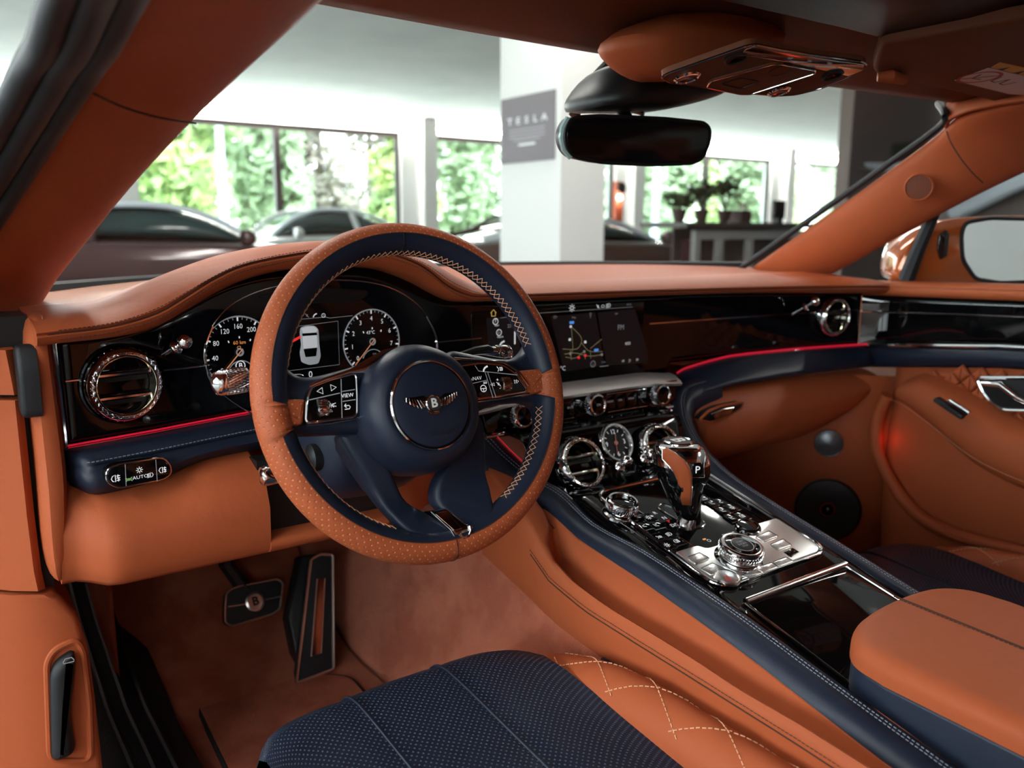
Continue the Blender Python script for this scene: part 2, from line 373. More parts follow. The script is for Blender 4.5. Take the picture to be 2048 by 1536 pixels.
# dark partition on the right with framed picture and lamp
py_ = 8.0; px0 = PY(1701, 300, py_).x
mk('wall_partition', bxw(px0, 33, py_, py_+.25, GZ, 3.3), 'partition', kind=S, label='dark brown partition wall behind the passenger side')
def quadpx(y, pts, t): P = [PY(a, b, y) for a, b in pts]; return ext([(p.x, p.z) for p in P], Fr((0, y, 0), (1, 0, 0), (0, 0, 1)), 0, t)
pic = mk('picture_frame', quadpx(py_-.01, ((1783, 288), (1850, 280), (1850, 318), (1780, 322)), .03), 'desk_dark', label='dim framed picture on the dark partition wall', cat='picture')
mk('picture_print', quadpx(py_-.045, ((1790, 293), (1845, 286), (1845, 312), (1788, 316)), .004), 'leaf_dark', pic)
wl = mk('wall_lamp', quadpx(py_-.02, ((1727, 326), (1790, 326), (1800, 345), (1735, 338)), .12), 'post_white', label='white wall lamp on the dark partition', cat='lamp')
mk('bracket', quadpx(py_-.01, ((1715, 336), (1735, 340), (1790, 352), (1800, 356), (1795, 346), (1735, 334)), .05), 'desk_grey', wl)
# right hand side wall and its lamp
mk('wall_right', bxw(15.0, 15.2, -10, 7.9, GZ, 3.3), 'partition', kind=S)
a, b = PX(1905, 428, 14.6), PX(2080, 342, 14.6)
tl = mk('tube_lamp', tube([a, b], .15, 8), 'post_white', label='white tube lamp rising to the right behind the wing mirror', cat='lamp')
mk('end_cap', tube([a+(a-b).normalized()*.2, a], .18, 8), 'desk_grey', tl)
# reception desk with plants
dy = 6.6
def pxbox(y0, y1, xl, xr, yt, yb, bev=0):
    A, B = PY(xl, yt, y0), PY(xr, yb, y0); return bxw(A.x, B.x, y0, y1, min(A.z, B.z), max(A.z, B.z), bev)
dk = thing('reception_desk', (PY(1480, 540, dy).x, dy, GZ), 'grey reception desk with dark top behind the windscreen', 'desk')
A, B = PY(1390, 456, dy), PY(1660, 456, dy)
mk('desk_top', bxw(A.x-.25, B.x, dy-.1, dy+.7, A.z+.0, A.z+.07, .01), 'desk_dark', dk)
mk('frame_rail', bxw(A.x, B.x, dy-.02, dy+.06, A.z-.14, A.z-.03), 'desk_grey', dk)
for k, xx in enumerate((A.x, A.x+.42, A.x+1.0)): mk('leg', bxw(xx, xx+.09, dy-.02, dy+.06, GZ, A.z-.14), 'desk_grey', dk)
mk('side_panel', bxw(A.x+.09, A.x+.26, dy+.1, dy+.3, GZ, A.z-.14), 'car_maroon', dk)
mk('back_panel', bxw(A.x+.26, B.x, dy+.6, dy+.64, GZ, A.z), 'partition', dk)
def leafcloud(c, rx, ry, rz, n, s, seed, mode='ball'):
    R = random.Random(seed); v, f = [], []
    for i in range(n):
        while 1:
            p = Vector((R.uniform(-1, 1), R.uniform(-1, 1), R.uniform(-1, 1)))
            if p.length < 1: break
        p = Vector((p.x*rx, p.y*ry, p.z*rz))+Vector(c); a = Vector((R.gauss(0, 1), R.gauss(0, 1), R.gauss(0, 1))).normalized(); b = a.orthogonal().normalized()
        s2 = s*R.uniform(.6, 1.3); k = len(v); v += [p-a*s2, p+b*s2*.5, p+a*s2, p-b*s2*.5]; f.append((k, k+1, k+2, k+3))
    return v, f
zt_ = A.z+.07
for i, (px_, hh, sp, lab) in enumerate(((1358, .20, .10, 'low trailing plant on the left end of the reception desk'), (1402, .42, .14, 'bushy potted plant on the reception desk left of the tall one'), (1448, .50, .16, 'tallest leafy potted plant on the reception desk'))):
    c = PY(px_, 440, dy+.25); c.z = zt_
    pl = thing('potted_plant', c, lab, 'plant', 'plants on the reception desk')
    mk('pot', lathe([(.06, 0), (.09, .12), (.10, .16), (.085, .16), (.08, .13)], Fr(c, (1, 0, 0), (0, 1, 0)), 20, True), 'pot_brown', pl)
    for s in range(7):
        an = s*.9+i; e = c+Vector((math.cos(an)*sp*.8, math.sin(an)*.12, .16+hh*(.45+.08*(s % 4))))
        mk('stem', tube(crom([c+Vector((0, 0, .13)), (c+e)/2+Vector((0, 0, .1)), e], 4), .008, 5), 'leaf_dark', pl)
        mk('foliage', leafcloud(e, .10, .09, .09, 16, .07, s*7+i), 'leaf_dark', pl, smooth=False)
c = PY(1480, 440, dy+.2); 
mk('desk_box', bxw(c.x-.1, c.x+.1, dy+.1, dy+.3, zt_, zt_+.16, .005), 'pot_brown', label='dark square box beside the plants on the reception desk', cat='box')
c = PY(1555, 440, dy+.2); mo = thing('desk_monitor', (c.x, dy+.2, zt_), 'small dark monitor at the right end of the reception desk', 'monitor')
mk('screen', bxw(c.x-.11, c.x+.13, dy+.18, dy+.22, zt_+.06, zt_+.30, .01), 'matte_black', mo); mk('stand', bxw(c.x-.05, c.x+.05, dy+.15, dy+.25, zt_, zt_+.07), 'matte_black', mo)
# red flag post with a round dark sign
fy = 9.7; P0 = PY(1240, 400, fy); bp = thing('banner_post', (P0.x, fy, GZ), 'orange red post with a dark round disc right of the column', 'post')
mk('post', bxw(P0.x-.07, P0.x+.07, fy, fy+.1, GZ, 1.65), 'red_orange', bp)
mk('round_sign', lathe([(.001, 0), (.085, 0), (.085, .03), (.001, .03)], Fr(PY(1242, 376, fy-.04), (1, 0, 0), (0, 0, 1)), 24), 'desk_dark', bp)
mk('lamp', lathe([(.001, 0), (.035, 0), (.035, .03), (.001, .03)], Fr(PY(1238, 395, fy-.04), (1, 0, 0), (0, 0, 1)), 16), 'led', bp)
# parked cars
def parked_car(name, x, y, face, m, lab, ln=4.5, hgt=1.28, glass='car_glass'):
    t = thing(name, (x, y, GZ), lab, 'car', 'cars parked in the showroom'); s = face
    def st(u, hw, z0, zb): return [Vector((x+s*u, y-hw*.93, GZ+z0)), Vector((x+s*u, y-hw, GZ+(z0+zb)*.5)), Vector((x+s*u, y-hw*.97, GZ+zb*.93)), Vector((x+s*u, y-hw*.86, GZ+zb)), Vector((x+s*u, y, GZ+zb*1.03)), Vector((x+s*u, y+hw*.86, GZ+zb)), Vector((x+s*u, y+hw*.97, GZ+zb*.93)), Vector((x+s*u, y+hw, GZ+(z0+zb)*.5)), Vector((x+s*u, y+hw*.93, GZ+z0))]
    h = ln/2; tab = [(-h, .55, .35, .62), (-h*.96, .78, .22, .80), (-h*.8, .9, .2, .90), (-h*.5, .95, .2, .93), (0, .94, .2, .90), (h*.35, .94, .2, .88), (h*.6, .95, .2, .84), (h*.85, .88, .2, .72), (h*.97, .72, .24, .60), (h, .5, .32, .52)]
    g = grid([st(*q) for q in tab], False, True); mk('body', caps(g, 9, len(tab)), m, t, sub=2)
    def gh(u, hw, z0, z1): return [Vector((x+s*u, y-hw, GZ+z0)), Vector((x+s*u, y-hw*.9, GZ+z0+(z1-z0)*.55)), Vector((x+s*u, y-hw*.72, GZ+z1*.985)), Vector((x+s*u, y, GZ+z1)), Vector((x+s*u, y+hw*.72, GZ+z1*.985)), Vector((x+s*u, y+hw*.9, GZ+z0+(z1-z0)*.55)), Vector((x+s*u, y+hw, GZ+z0))]
    gt = [(-h*.78, .72, .86, .90), (-h*.55, .76, .86, hgt*.87), (-h*.28, .78, .86, hgt*.98), (0, .78, .86, hgt), (h*.18, .77, .85, hgt*.95), (h*.34, .75, .84, hgt*.84), (h*.5, .72, .82, .86)]
    g = grid([gh(*q) for q in gt], False, True); mk('greenhouse', caps(g, 7, len(gt)), glass, t, sub=2)
    for sy in (-1, 1):
        mk('roof_rail', tube(crom([Vector((x+s*u, y+sy*hw*.80, GZ+z1*.972+.01)) for u, hw, z0, z1 in gt], 4), .035, 6), m if sy > 0 else 'post_white', t)  # camera-side rail painted white as the highlight along the roof edge
        mk('door_pillar', tube([Vector((x-s*h*.30, y+sy*.80, GZ+.88)), Vector((x-s*h*.24, y+sy*.66, GZ+hgt*.97))], .06, 6), m, t)
        mm = mk('wing_mirror', lathe([(.001, 0), (.09, .02), (.10, .09), (.06, .16), (.001, .18)], Fr((x+s*h*.36, y+sy*.98, GZ+.92), (0, 1, 0), (0, 0, 1)), 14), m, t)
        for u in (-h*.62, h*.64): mk('wheel', lathe([(.05, 0), (.2, .02), (.30, .02), (.335, -.04), (.335, -.2), (.05, -.2)], Fr((x+s*u, y+sy*.95, GZ+.335), (1, 0, 0), (0, 0, sy)), 24), 'tyre', t)
    roof = [[Vector((x+s*u, y+q*hw*.74, GZ+z1+.012*(1-abs(q)))) for q in (-1, -.5, 0, .5, 1)] for u, hw, z0, z1 in gt[1:5]]
    mk('roof', grid(roof), m, t, sub=1, solid=.02); return t
parked_car('parked_coupe', PY(330, 500, 9.6).x-.20, 9.8, 1, 'car_maroon', 'dark maroon coupe parked in front of the left window', 4.6, 1.30)
parked_car('parked_hatchback', PY(720, 470, 13.2).x-.4, 14.4, -1, 'car_white', 'white roofed car parked behind the steering wheel top', 4.0, 1.36)
parked_car('parked_saloon', PY(1010, 480, 10.6).x+.9, 11.0, -1, 'car_black', 'dark car half hidden behind the white column', 4.6, 1.28)
parked_car('parked_limousine', PY(1290, 500, 7.9).x-.9, 8.45, 1, 'car_brown', 'dark brown car parked right of the white column', 4.6, 1.16)
# outside
mk('ground', bxw(-60, 90, 17.05, 120, GZ-.3, GZ-.05), 'grass', kind=S); mk('road', bxw(-60, 90, 18.5, 24, GZ-.049, GZ-.03), 'asphalt', kind=S)
def tree(x, y, h, r, m, lab, seed, trunk=True):
    t = thing('tree', (x, y, GZ), lab, 'tree', 'trees outside the windows'); R = random.Random(seed)
    mk('trunk', tube([Vector((x, y, GZ-.1)), Vector((x+.1, y, GZ+h*.35)), Vector((x, y, GZ+h*.7))], [.22, .17, .08], 8), 'bark', t)
    gs = []
    for k in range(9): gs.append(leafcloud((x+R.uniform(-.6, .6)*r, y+R.uniform(-.5, .5)*r, GZ+h*(.08+.9*k/9)), r*.62, r*.62, h*.16, 260, .30, seed*31+k))
    mk('foliage', join(*gs), m, t, smooth=False)
TREES = [(350, 30, 9, 2.6, 'leaf_lime', 'pale lime tree behind the maroon coupe'), (410, 34, 10, 3, 'leaf_green', 'green tree behind the left lamp post'), (500, 28, 7, 2.4, 'leaf_green', 'green tree left of the window mullion'), (575, 38, 11, 1.9, 'leaf_green', 'tall green tree behind the left window mullion'), (640, 30, 9, 2.4, 'leaf_brown', 'brown leaved tree right of the left window mullion'), (740, 31, 9, 3.0, 'leaf_brown', 'brown leaved tree above the steering wheel'), (805, 27, 6, 1.6, 'leaf_lime', 'small lime tree at the right edge of the wide window'), (905, 30, 7, 2.6, 'leaf_green', 'green tree left of the white column in the narrow window'), (975, 33, 8, 2.8, 'leaf_green', 'green tree closest to the white column'), (1270, 34, 7, 2.6, 'leaf_green', 'green tree behind the two lamp posts'), (1340, 30, 6, 2.4, 'leaf_green', 'green tree behind the reception plants'), (1430, 34, 8, 3, 'leaf_lime', 'lime tree above the reception desk'), (1480, 31, 6, 2, 'leaf_green', 'green tree right of the tallest plant'), (1575, 30, 4.6, 2.2, 'leaf_lime', 'bright lime bush behind the desk monitor'), (1660, 31, 5.5, 2.2, 'leaf_green', 'green tree by the dark partition edge'), (270, 30, 8, 2.6, 'leaf_green', 'green tree showing beside the driver side roof pillar')]
for i, (p, y, h, r, m, lab) in enumerate(TREES):
    y2 = (27, 35, 43)[i % 3]+(25 if i == 15 else 0); q = PY(p, 450, y2); tree(q.x, y2, h*y2/31, r*(.7, .78, .95)[i % 3], m, lab, i+3)
for i, (p, y, lab) in enumerate(((449, 24.8, 'white lamp post behind the maroon coupe'), (1273, 24.8, 'white lamp post left of the pair right of the column'), (1309, 25.2, 'white lamp post right of the pair right of the column'))):
    q = PY(p, 450, y); t = thing('lamp_post', (q.x, y, GZ), lab, 'lamp post', 'lamp posts outside')
    mk('pole', tube([Vector((q.x, y, GZ)), Vector((q.x, y, GZ+2.0 if i == 5 else GZ+6))], [.13, .08], 10), 'post_white', t); mk('base', tube([Vector((q.x, y, GZ)), Vector((q.x, y, GZ+.9))], .19, 10), 'post_white', t)
# ================================================================== the car: dashboard
def zseam(x): return interp(ZS, x)
ZS = smooth_tab([(-.72, .846), (-.698, .847), (-.646, .850), (-.602, .860), (-.57, .876), (-.537, .894), (-.503, .907), (-.451, .916), (-.411, .920), (-.344, .9195), (-.319, .917), (-.282, .906), (-.256, .893), (-.23, .874), (-.203, .862), (-.16, .855), (.042, .851), (.367, .846), (.647, .841), (.74, .838)])
ZL = smooth_tab([(-.72, .834), (-.698, .835), (-.639, .837), (-.601, .844), (-.569, .859), (-.535, .876), (-.501, .889), (-.456, .898), (-.397, .901), (-.336, .898), (-.302, .89), (-.264, .875), (-.224, .855), (-.196, .848), (-.153, .847), (-.046, .842), (.154, .841), (.379, .837), (.662, .827), (.74, .825)])
ZC = smooth_tab([(-.72, .859), (-.702, .860), (-.652, .866), (-.623, .874), (-.592, .888), (-.564, .899), (-.512, .915), (-.457, .925), (-.389, .931), (-.33, .930), (-.28, .924), (-.239, .913), (-.201, .893), (-.16, .873), (-.1, .867), (0, .866), (.3, .863), (.65, .856), (.74, .853)])
def ytop(x): return .70-.57*x*x                  # windscreen base in plan
def ztop(x, y): return .863+.010*sstep(.32, .6, y)+max(0, interp(ZC, x)-.868)*(1-sstep(.24, .46, y))
dash = thing('dashboard', (0, .3, .72), 'tan and navy leather dashboard with gloss black fascia', 'dashboard')
XS = [-.715+1.437*i/150 for i in range(151)]
def padrow(x):
    zl, zs_, zc = interp(ZL, x), interp(ZS, x), interp(ZC, x); d = zs_-zl
    y2 = .305-.03*sstep(-.6, -.72, x)
    return [(x, yf(x, .252), zl+.006), (x, yf(x, .222), zl), (x, yf(x, .203), zl+.001), (x, yf(x, .194), zl+.25*d), (x, yf(x, .190), zl+.62*d), (x, yf(x, .1885), zl+.86*d), (x, yf(x, .1925), zs_), (x, yf(x, .190), zs_+.14*(zc-zs_)+.0008), (x, yf(x, .197), zs_+.42*(zc-zs_)), (x, yf(x, .215), zs_+.72*(zc-zs_)), (x, yf(x, .24), zs_+.92*(zc-zs_)), (x, yf(x, .27), zc), (x, yf(x, .295), zc-.001+.25*(ztop(x, y2)-zc)), (x, y2, ztop(x, y2)), (x, y2+.006, ztop(x, y2)-.006)]
rows = [[Vector(p) for p in padrow(x)] for x in XS]
mk('top_pad', caps(grid(rows), 15, len(rows)), 'tan', dash, ang=60)
def toppanel(x0, x1, n):
    return [[Vector((x, y, ztop(x, y)-.0025)) for y in [.30+(ytop(x)+.01-.30)*j/12 for j in range(13)]] for x in [x0+(x1-x0)*i/n for i in range(n+1)]]
r_ = toppanel(-.70, -.40, 30); mk('speaker_grille', grid(r_, uv=griduv(r_)), 'tan_mesh', dash, label='perforated tan speaker grille')
mk('rear_shelf', grid(toppanel(-.40, .70, 60)), 'tan', dash)
# twin stitched seam
for dz, yo, mm in ((.0042, .1875, 'dark_stitch'), (-.0052, .1865, 'dark_stitch')):
    mk('stitching', stitches([(x, yf(x, yo+(.0015 if dz > 0 else 0))-.0004, interp(ZS, x)+dz*(1 if dz < 0 else max(.8, (interp(ZC, x)-interp(ZS, x))/.018))) for x in XS[2:-2]], .0044, .0030, .00045), mm, dash)
mk('seam_line', tube([(x, yf(x, .1915), interp(ZS, x)) for x in XS[1:-1]], .0011, 5), 'seam', dash)
# gloss fascia
fr_ = []
for i in range(121):
    x = -.692+1.40*i/120; zb = .722 if x < -.16 or x > .235 else .70
    fr_.append([Vector((x, yf(x)+.001*(j == 0), zb+(interp(ZL, x)+.004-zb)*j/10)) for j in range(11)])
mk('fascia_panel', grid(fr_), 'gloss_black', dash, solid=.004)
mk('fascia_edge', tube([(-.6935, yf(-.69)-.003, .7235), (-.6945, yf(-.69)-.003, .78), (-.697, yf(-.69)-.003, .832)], .003, 8), 'chrome', dash)
def pin(x0, x1, z=.792, r=.0014): return tube([(x0+(x1-x0)*i/12, yf(x0+(x1-x0)*i/12)-.0025, z) for i in range(13)], r, 6)
for x0, x1 in ((-.688, -.667), (-.588, -.54), (-.222, -.143), (.190, .592), (.665, .70)): mk('pinstripe', pin(x0, x1), 'chrome', dash)
RL = [(-.692, .7245), (-.607, .7262), (-.49, .731), (-.40, .733)]
mk('ambient_strip', tube([(x, yf(x)-.004, interp(RL, x)) for x in [-.692+.03*i for i in range(10)]], .0011, 6), 'red_glow', dash, label='red glowing ambient light strip')
mk('strip_trim', tube([(x, yf(x)-.0045, interp(RL, x)-.0030) for x in [-.692+.03*i for i in range(10)]], .0013, 6), 'chrome', dash)
rr = [FS(*q) for q in ((1349, 745), (1362, 737), (1385, 729), (1420, 719), (1460, 710), (1530, 702), (1620, 694), (1729, 687))]
for p in rr: p.y -= .006
mk('ambient_strip', tube(crom(rr, 4), .0016, 6), 'red_glow', dash, label='red glowing ambient light strip')
mk('strip_trim', tube([p-Vector((0, .001, .0038)) for p in crom(rr, 4)], .0022, 6), 'chrome', dash)
# navy roll under the fascia, driver side
NB = smooth_tab([(-.70, .690), (-.695, .684), (-.672, .674), (-.640, .6735), (-.606, .677), (-.567, .687), (-.53, .690), (-.485, .690), (-.38, .690), (-.20, .68)])
rows = []
for i in range(61):
    x = -.697+.50*i/60; zb = interp(NB, x); zt_ = interp(RL, x)-.004; h = zt_-zb; e = min(1, (x+.697)/.02); e = math.sin(e*math.pi/2)
    rows.append([(x, yf(x, .24), zt_), (x, yf(x, .24-.022*e), zt_+.0005), (x, yf(x, .24-.036*e), zt_-.004), (x, yf(x, .24-.0435*e), zt_-.010), (x, yf(x, .24-.0425*e), zt_-.0125), (x, yf(x, .24-.049*e), zt_-.016), (x, yf(x, .24-.055*e), zt_-.55*h), (x, yf(x, .24-.052*e), zb+.012), (x, yf(x, .24-.036*e), zb+.002), (x, yf(x, .235), zb)])
mk('lower_roll', caps(grid(rows), 10, len(rows)), 'navy', dash, ang=60, label='navy leather roll below the fascia')
for k in (3, 5):
    mk('stitching', stitches([Vector(r[k])+Vector((0, -.0006, -.0026 if k == 5 else .0022)) for r in rows[2:]], .0044, .0028, .0005), 'navy_stitch', dash)
# navy roll on the passenger side, sweeping down into the console rail
top = crom(rr, 4)
bot = [PY(*q, .165) for q in ((1384, 800), (1400, 792), (1425, 785), (1453, 777), (1500, 769), (1600, 754), (1680, 745), (1740, 737))]
bot = crom(bot, 4); rows = []
for i in range(len(top)):
    a, b = top[i]+Vector((0, .004, -.003)), bot[i]; m_ = (a+b)/2+Vector((0, -.022, 0))
    rows.append([a, a+Vector((.0, -.016, .001)), m_+(a-b)*.22, m_-(a-b)*.2, b+Vector((0, -.008, .004)), b+Vector((0, .02, 0))])
mk('lower_roll', caps(grid(rows), 6, len(rows)), 'navy', dash, sub=1, ang=80, label='navy leather roll below the fascia')
def leg(s):
    c = crom([(-.30, .180, .685), (-.232, .172, .682), (-.200, .160, .668), (-.182, .135, .642), (-.163, .095, .617), (-.1435, .055, .601), (-.1435, -.01, .5795), (-.1435, -.1, .5725), (-.1435, -.165, .563), (-.1435, -.235, .551), (-.1435, -.28, .542), (-.1435, -.42, .512), (-.1435, -.9, .415)], 5) if s < 0 else crom([(.30*s, .180, .685), (.232*s, .172, .682), (.200*s, .160, .668), (.180*s, .135, .642), (.163*s, .095, .618), (.148*s, .05, .602), (.1425*s, -.02, .578), (.1425*s, -.2, .533), (.1425*s, -.42, .478), (.1425*s, -.9, .36)], 6)
    rows = []
    for i, p in enumerate(c):
        t = (c[min(i+1, len(c)-1)]-c[max(i-1, 0)]).normalized(); n = Vector((0, -.45, .9)); n = (n-t*n.dot(t)).normalized(); b = t.cross(n)*(1 if s < 0 else -1)   # b points outboard
        if b.x*s < 0: b = -b
        b = b*(1+.5*sstep(.06, .15, p.y)) if s < 0 else b
        if s < 0: rows.append([p-b*.019-n*.02, p-b*.019-n*.003, p-b*.0175+n*.0008, p-b*.008+n*.0026, p-b*.0065+n*.0014, p-b*.005+n*.0025, p+b*.008+n*.000, p+b*.0165-n*.007, p+b*.018-n*.016, p+b*.0-n*.022])
        else: rows.append([p-b*.022-n*.02, p-b*.022+n*.000, p-b*.019+n*.007, p-b*.006+n*.0092, p-b*.0045+n*.0078, p-b*.003+n*.009, p+b*.012+n*.004, p+b*.022-n*.012, p+b*.024-n*.05, p+b*.0-n*.055])
    return rows
LG = {-1: leg(-1), 1: leg(1)}
# knee panel with the cut-out round the steering column
def knee(x0, x1, zlo, zhi, n):
    out = []
    for i in range(n+1):
        x = x0+(x1-x0)*i/n; zt_ = min(zhi, interp(NB, x)+.003); zb = .585+.03*sstep(-.72, -.66, x)*0
        e = 1-.0*x; L = zt_-zb
        fs = [(.60 if False else 1)]
        prof = [(yf(x, .205), zt_), (.118, zt_-.02), (.106, zb+.55*(interp(NB, x)-zb)), (.108, zb+.2*L), (.114, zb+.006), (.122, zb), (.20, zb+.01)]
        if zhi < .65: prof = [(.15, zt_), (.112, zt_-.003), (.108, zb+.014), (.109, zb+.009), (.114, zb+.004), (.122, zb), (.20, zb+.01)]
        lf = 1-sstep(-.70, -.665, x)
        out.append([Vector((x, y+.035*lf+.055*sstep(-.34, -.25, x), z)) for y, z in prof])
    return out
g1 = knee(-.712, -.507, 0, 1, 16); g2 = knee(-.507, -.36, 0, .607, 8); g3 = knee(-.36, -.168, 0, 1, 10)
mk('knee_panel', join(*[caps(grid(g), 7, len(g)) for g in (g1, g2, g3)]), 'tan', dash, ang=70)
mk('column_recess', bxw(-.510, -.355, .135, .16, .60, .69), 'matte_black', dash)
# end cap facing the open door
ec = []
for z, xo, xi, y0, y1 in ((.862, -.714, -.700, .175, .26), (.852, -.722, -.699, .150, .26), (.80, -.724, -.698, .152, .26), (.73, -.724, -.695, .150, .26), (.69, -.724, -.696, .142, .26), (.64, -.726, -.702, .136, .26), (.60, -.724, -.706, .140, .26), (.586, -.718, -.708, .15, .26)):
    ec.append([(xo, y1, z), (xo, y0+.012, z), (xo+.006, y0, z), (xi-.004, y0+.002, z), (xi, y0+.014, z), (xi, y1, z)])
mk('end_cap', caps(grid([[Vector(p) for p in r] for r in ec], False, True), 6, len(ec)), 'tan', dash, sub=1)
pf_ = Fr((-.7245, .165, .802), (0, 1, 0), (0, 0, 1))
mk('rubber_plug', ext(rpoly([(-.016, -.040), (.012, -.034), (.014, .030), (-.008, .036), (-.018, .012)], .010), pf_, .01, -.008, .005), 'rubber', dash)
# light switch pod in the navy roll
lf = Fr(FS(277, 948, .176), (1, -.23*0+.14, 0), (0, .0, 1))
pod = mk('light_switch', ext(rpoly(lf.pl([(211, 962), (213, 938), (235, 928), (325, 914), (340, 930), (341, 947), (325, 958), (235, 975)]), .008), lf, -.012, .003, .0015), 'gloss_black', dash)
mk('switch_rim', line(lf, rpoly(lf.pl([(211, 962), (213, 938), (235, 928), (325, 914), (340, 930), (341, 947), (325, 958), (235, 975)]), .008), .0011, .0016, True), 'chrome_dark', pod)
for a, b in (((248, 927), (250, 971)), ((309, 918), (312, 961))): mk('button_gap', ribbon(lf, lf.pl([a, b]), .0007, .0034), 'grey_print', pod)
def ic(fr, cx, cy, s, kind):                     # small dashboard symbols as flat strokes
    w_ = s*.10; R = lambda pts, cl=False: ribbon(fr, [(cx+a*s, cy+b*s) for a, b in pts], w_, IH, cl)
    if kind == 'sun': return join(R(circ(.22, 12), True), *[R([(.32*math.cos(k*math.pi/4), .32*math.sin(k*math.pi/4)), (.5*math.cos(k*math.pi/4), .5*math.sin(k*math.pi/4))]) for k in range(8)])
    if kind == 'lamp': return join(R([(0, -.4), (0, .4), (.3, .3), (.45, 0), (.3, -.3)], True), *[R([(-.12, q), (-.55, q-.08)]) for q in (-.3, -.1, .1, .3)])
    if kind == 'fog': return join(R([(0, -.4), (0, .4), (-.3, .3), (-.45, 0), (-.3, -.3)], True), *[R([(.12, q), (.5, q)]) for q in (-.25, 0, .25)], R([(.3, .4), (.25, .1), (.35, -.1), (.3, -.4)]))
    if kind == 'side': return join(R([(-.1, -.25), (-.1, .25), (-.35, .12), (-.35, -.12)], True), R([(.1, -.25), (.1, .25), (.35, .12), (.35, -.12)], True), *[R([(q*.4, r*.25), (q*.7, r*.4)]) for q in (-1, 1) for r in (-1, 0, 1)])
    if kind == 'tri': return R([(-.4, -.35), (.4, -.35), (0, .4)], True)
    if kind == 'triL': return R([(.35, -.4), (.35, .4), (-.4, 0)], True)
    if kind == 'triR': return R([(-.35, -.4), (-.35, .4), (.4, 0)], True)
    if kind == 'phone': return ribbon(fr, [(cx+a*s, cy+b*s) for a, b in ((-.4, -.35), (-.3, -.1), (-.1, .15), (.2, .3), (.42, .35))], s*.24, IH)
    if kind == 'ring': return R(circ(.4, 20), True)
    if kind == 'back': return join(R([(-.3, .25), (.25, .25), (.4, .05), (.25, -.2), (-.4, -.2)]), R([(-.12, .5), (-.38, .25), (-.12, 0)]))
    if kind == 'wheel': return join(R(circ(.38, 16), True), R([(-.38, 0), (.38, 0)]), R([(0, 0), (0, -.38)]), *[R([(q, .5), (q+.06, .75)]) for q in (.15, .32, .5)])
    if kind == 'home': return join(R([(-.4, 0), (0, .4), (.4, 0)]), R([(-.28, .05), (-.28, -.38), (.28, -.38), (.28, .05)]))
    if kind == 'voice': return join(R([(-.3, -.3), (-.1, 0), (-.35, .35)]), *[R([(.05+.16*q, -.25-.0*q), (.12+.18*q, 0), (.05+.16*q, .25)]) for q in range(3)])
    if kind == 'seat': return join(R([(-.3, .4), (-.2, -.2), (.25, -.25), (.3, -.4)]), R([(.0, .1), (.1, .35)]), R([(.2, .1), (.3, .35)]))
    if kind == 'car': return join(R([(-.5, -.1), (-.3, .2), (.3, .2), (.5, -.1), (.5, -.3), (-.5, -.3)], True))
    if kind == 'mute': return join(R([(-.4, .4), (.4, -.4)]), R([(-.1, -.2), (.1, -.2), (.15, .2), (-.15, .2)], True))
    if kind == 'pin': return join(R([(0, -.5), (0, .1)]), R(circ(.22, 10, 0, .3), True))
    if kind == 'next': return join(R([(-.4, -.3), (-.4, .3), (0, 0)], True), R([(0, -.3), (0, .3), (.4, 0)], True))
    if kind == 'prev': return join(R([(.4, -.3), (.4, .3), (0, 0)], True), R([(0, -.3), (0, .3), (-.4, 0)], True))
    if kind == 'hook': return R([(.35, .3), (-.2, .1), (-.2, -.1), (.35, -.25)])
    return R(circ(.3, 10), True)
IH = .0036
def icp(fr, px_, py_, s, kind, m, par, h=.0036):
    global IH
    IH = h; c = fr.px(px_, py_, h); return mk('symbol', ic(fr, c[0], c[1], s, kind), m, par, smooth=False)
icp(lf, 231, 957, .009, 'fog', 'white_print', pod); icp(lf, 279, 940, .007, 'sun', 'white_print', pod); icp(lf, 258, 959, .0048, 'side', 'green_print', pod)
icp(lf, 301, 950, .0062, 'lamp', 'white_print', pod); icp(lf, 325, 940, .008, 'fog', 'white_print', pod)
c = lf.px(281, 954, .0036); mk('lettering', text('AUTO', lf, .0050, c[0], c[1], .0036, sx=1.15), 'white_print', pod, smooth=False)
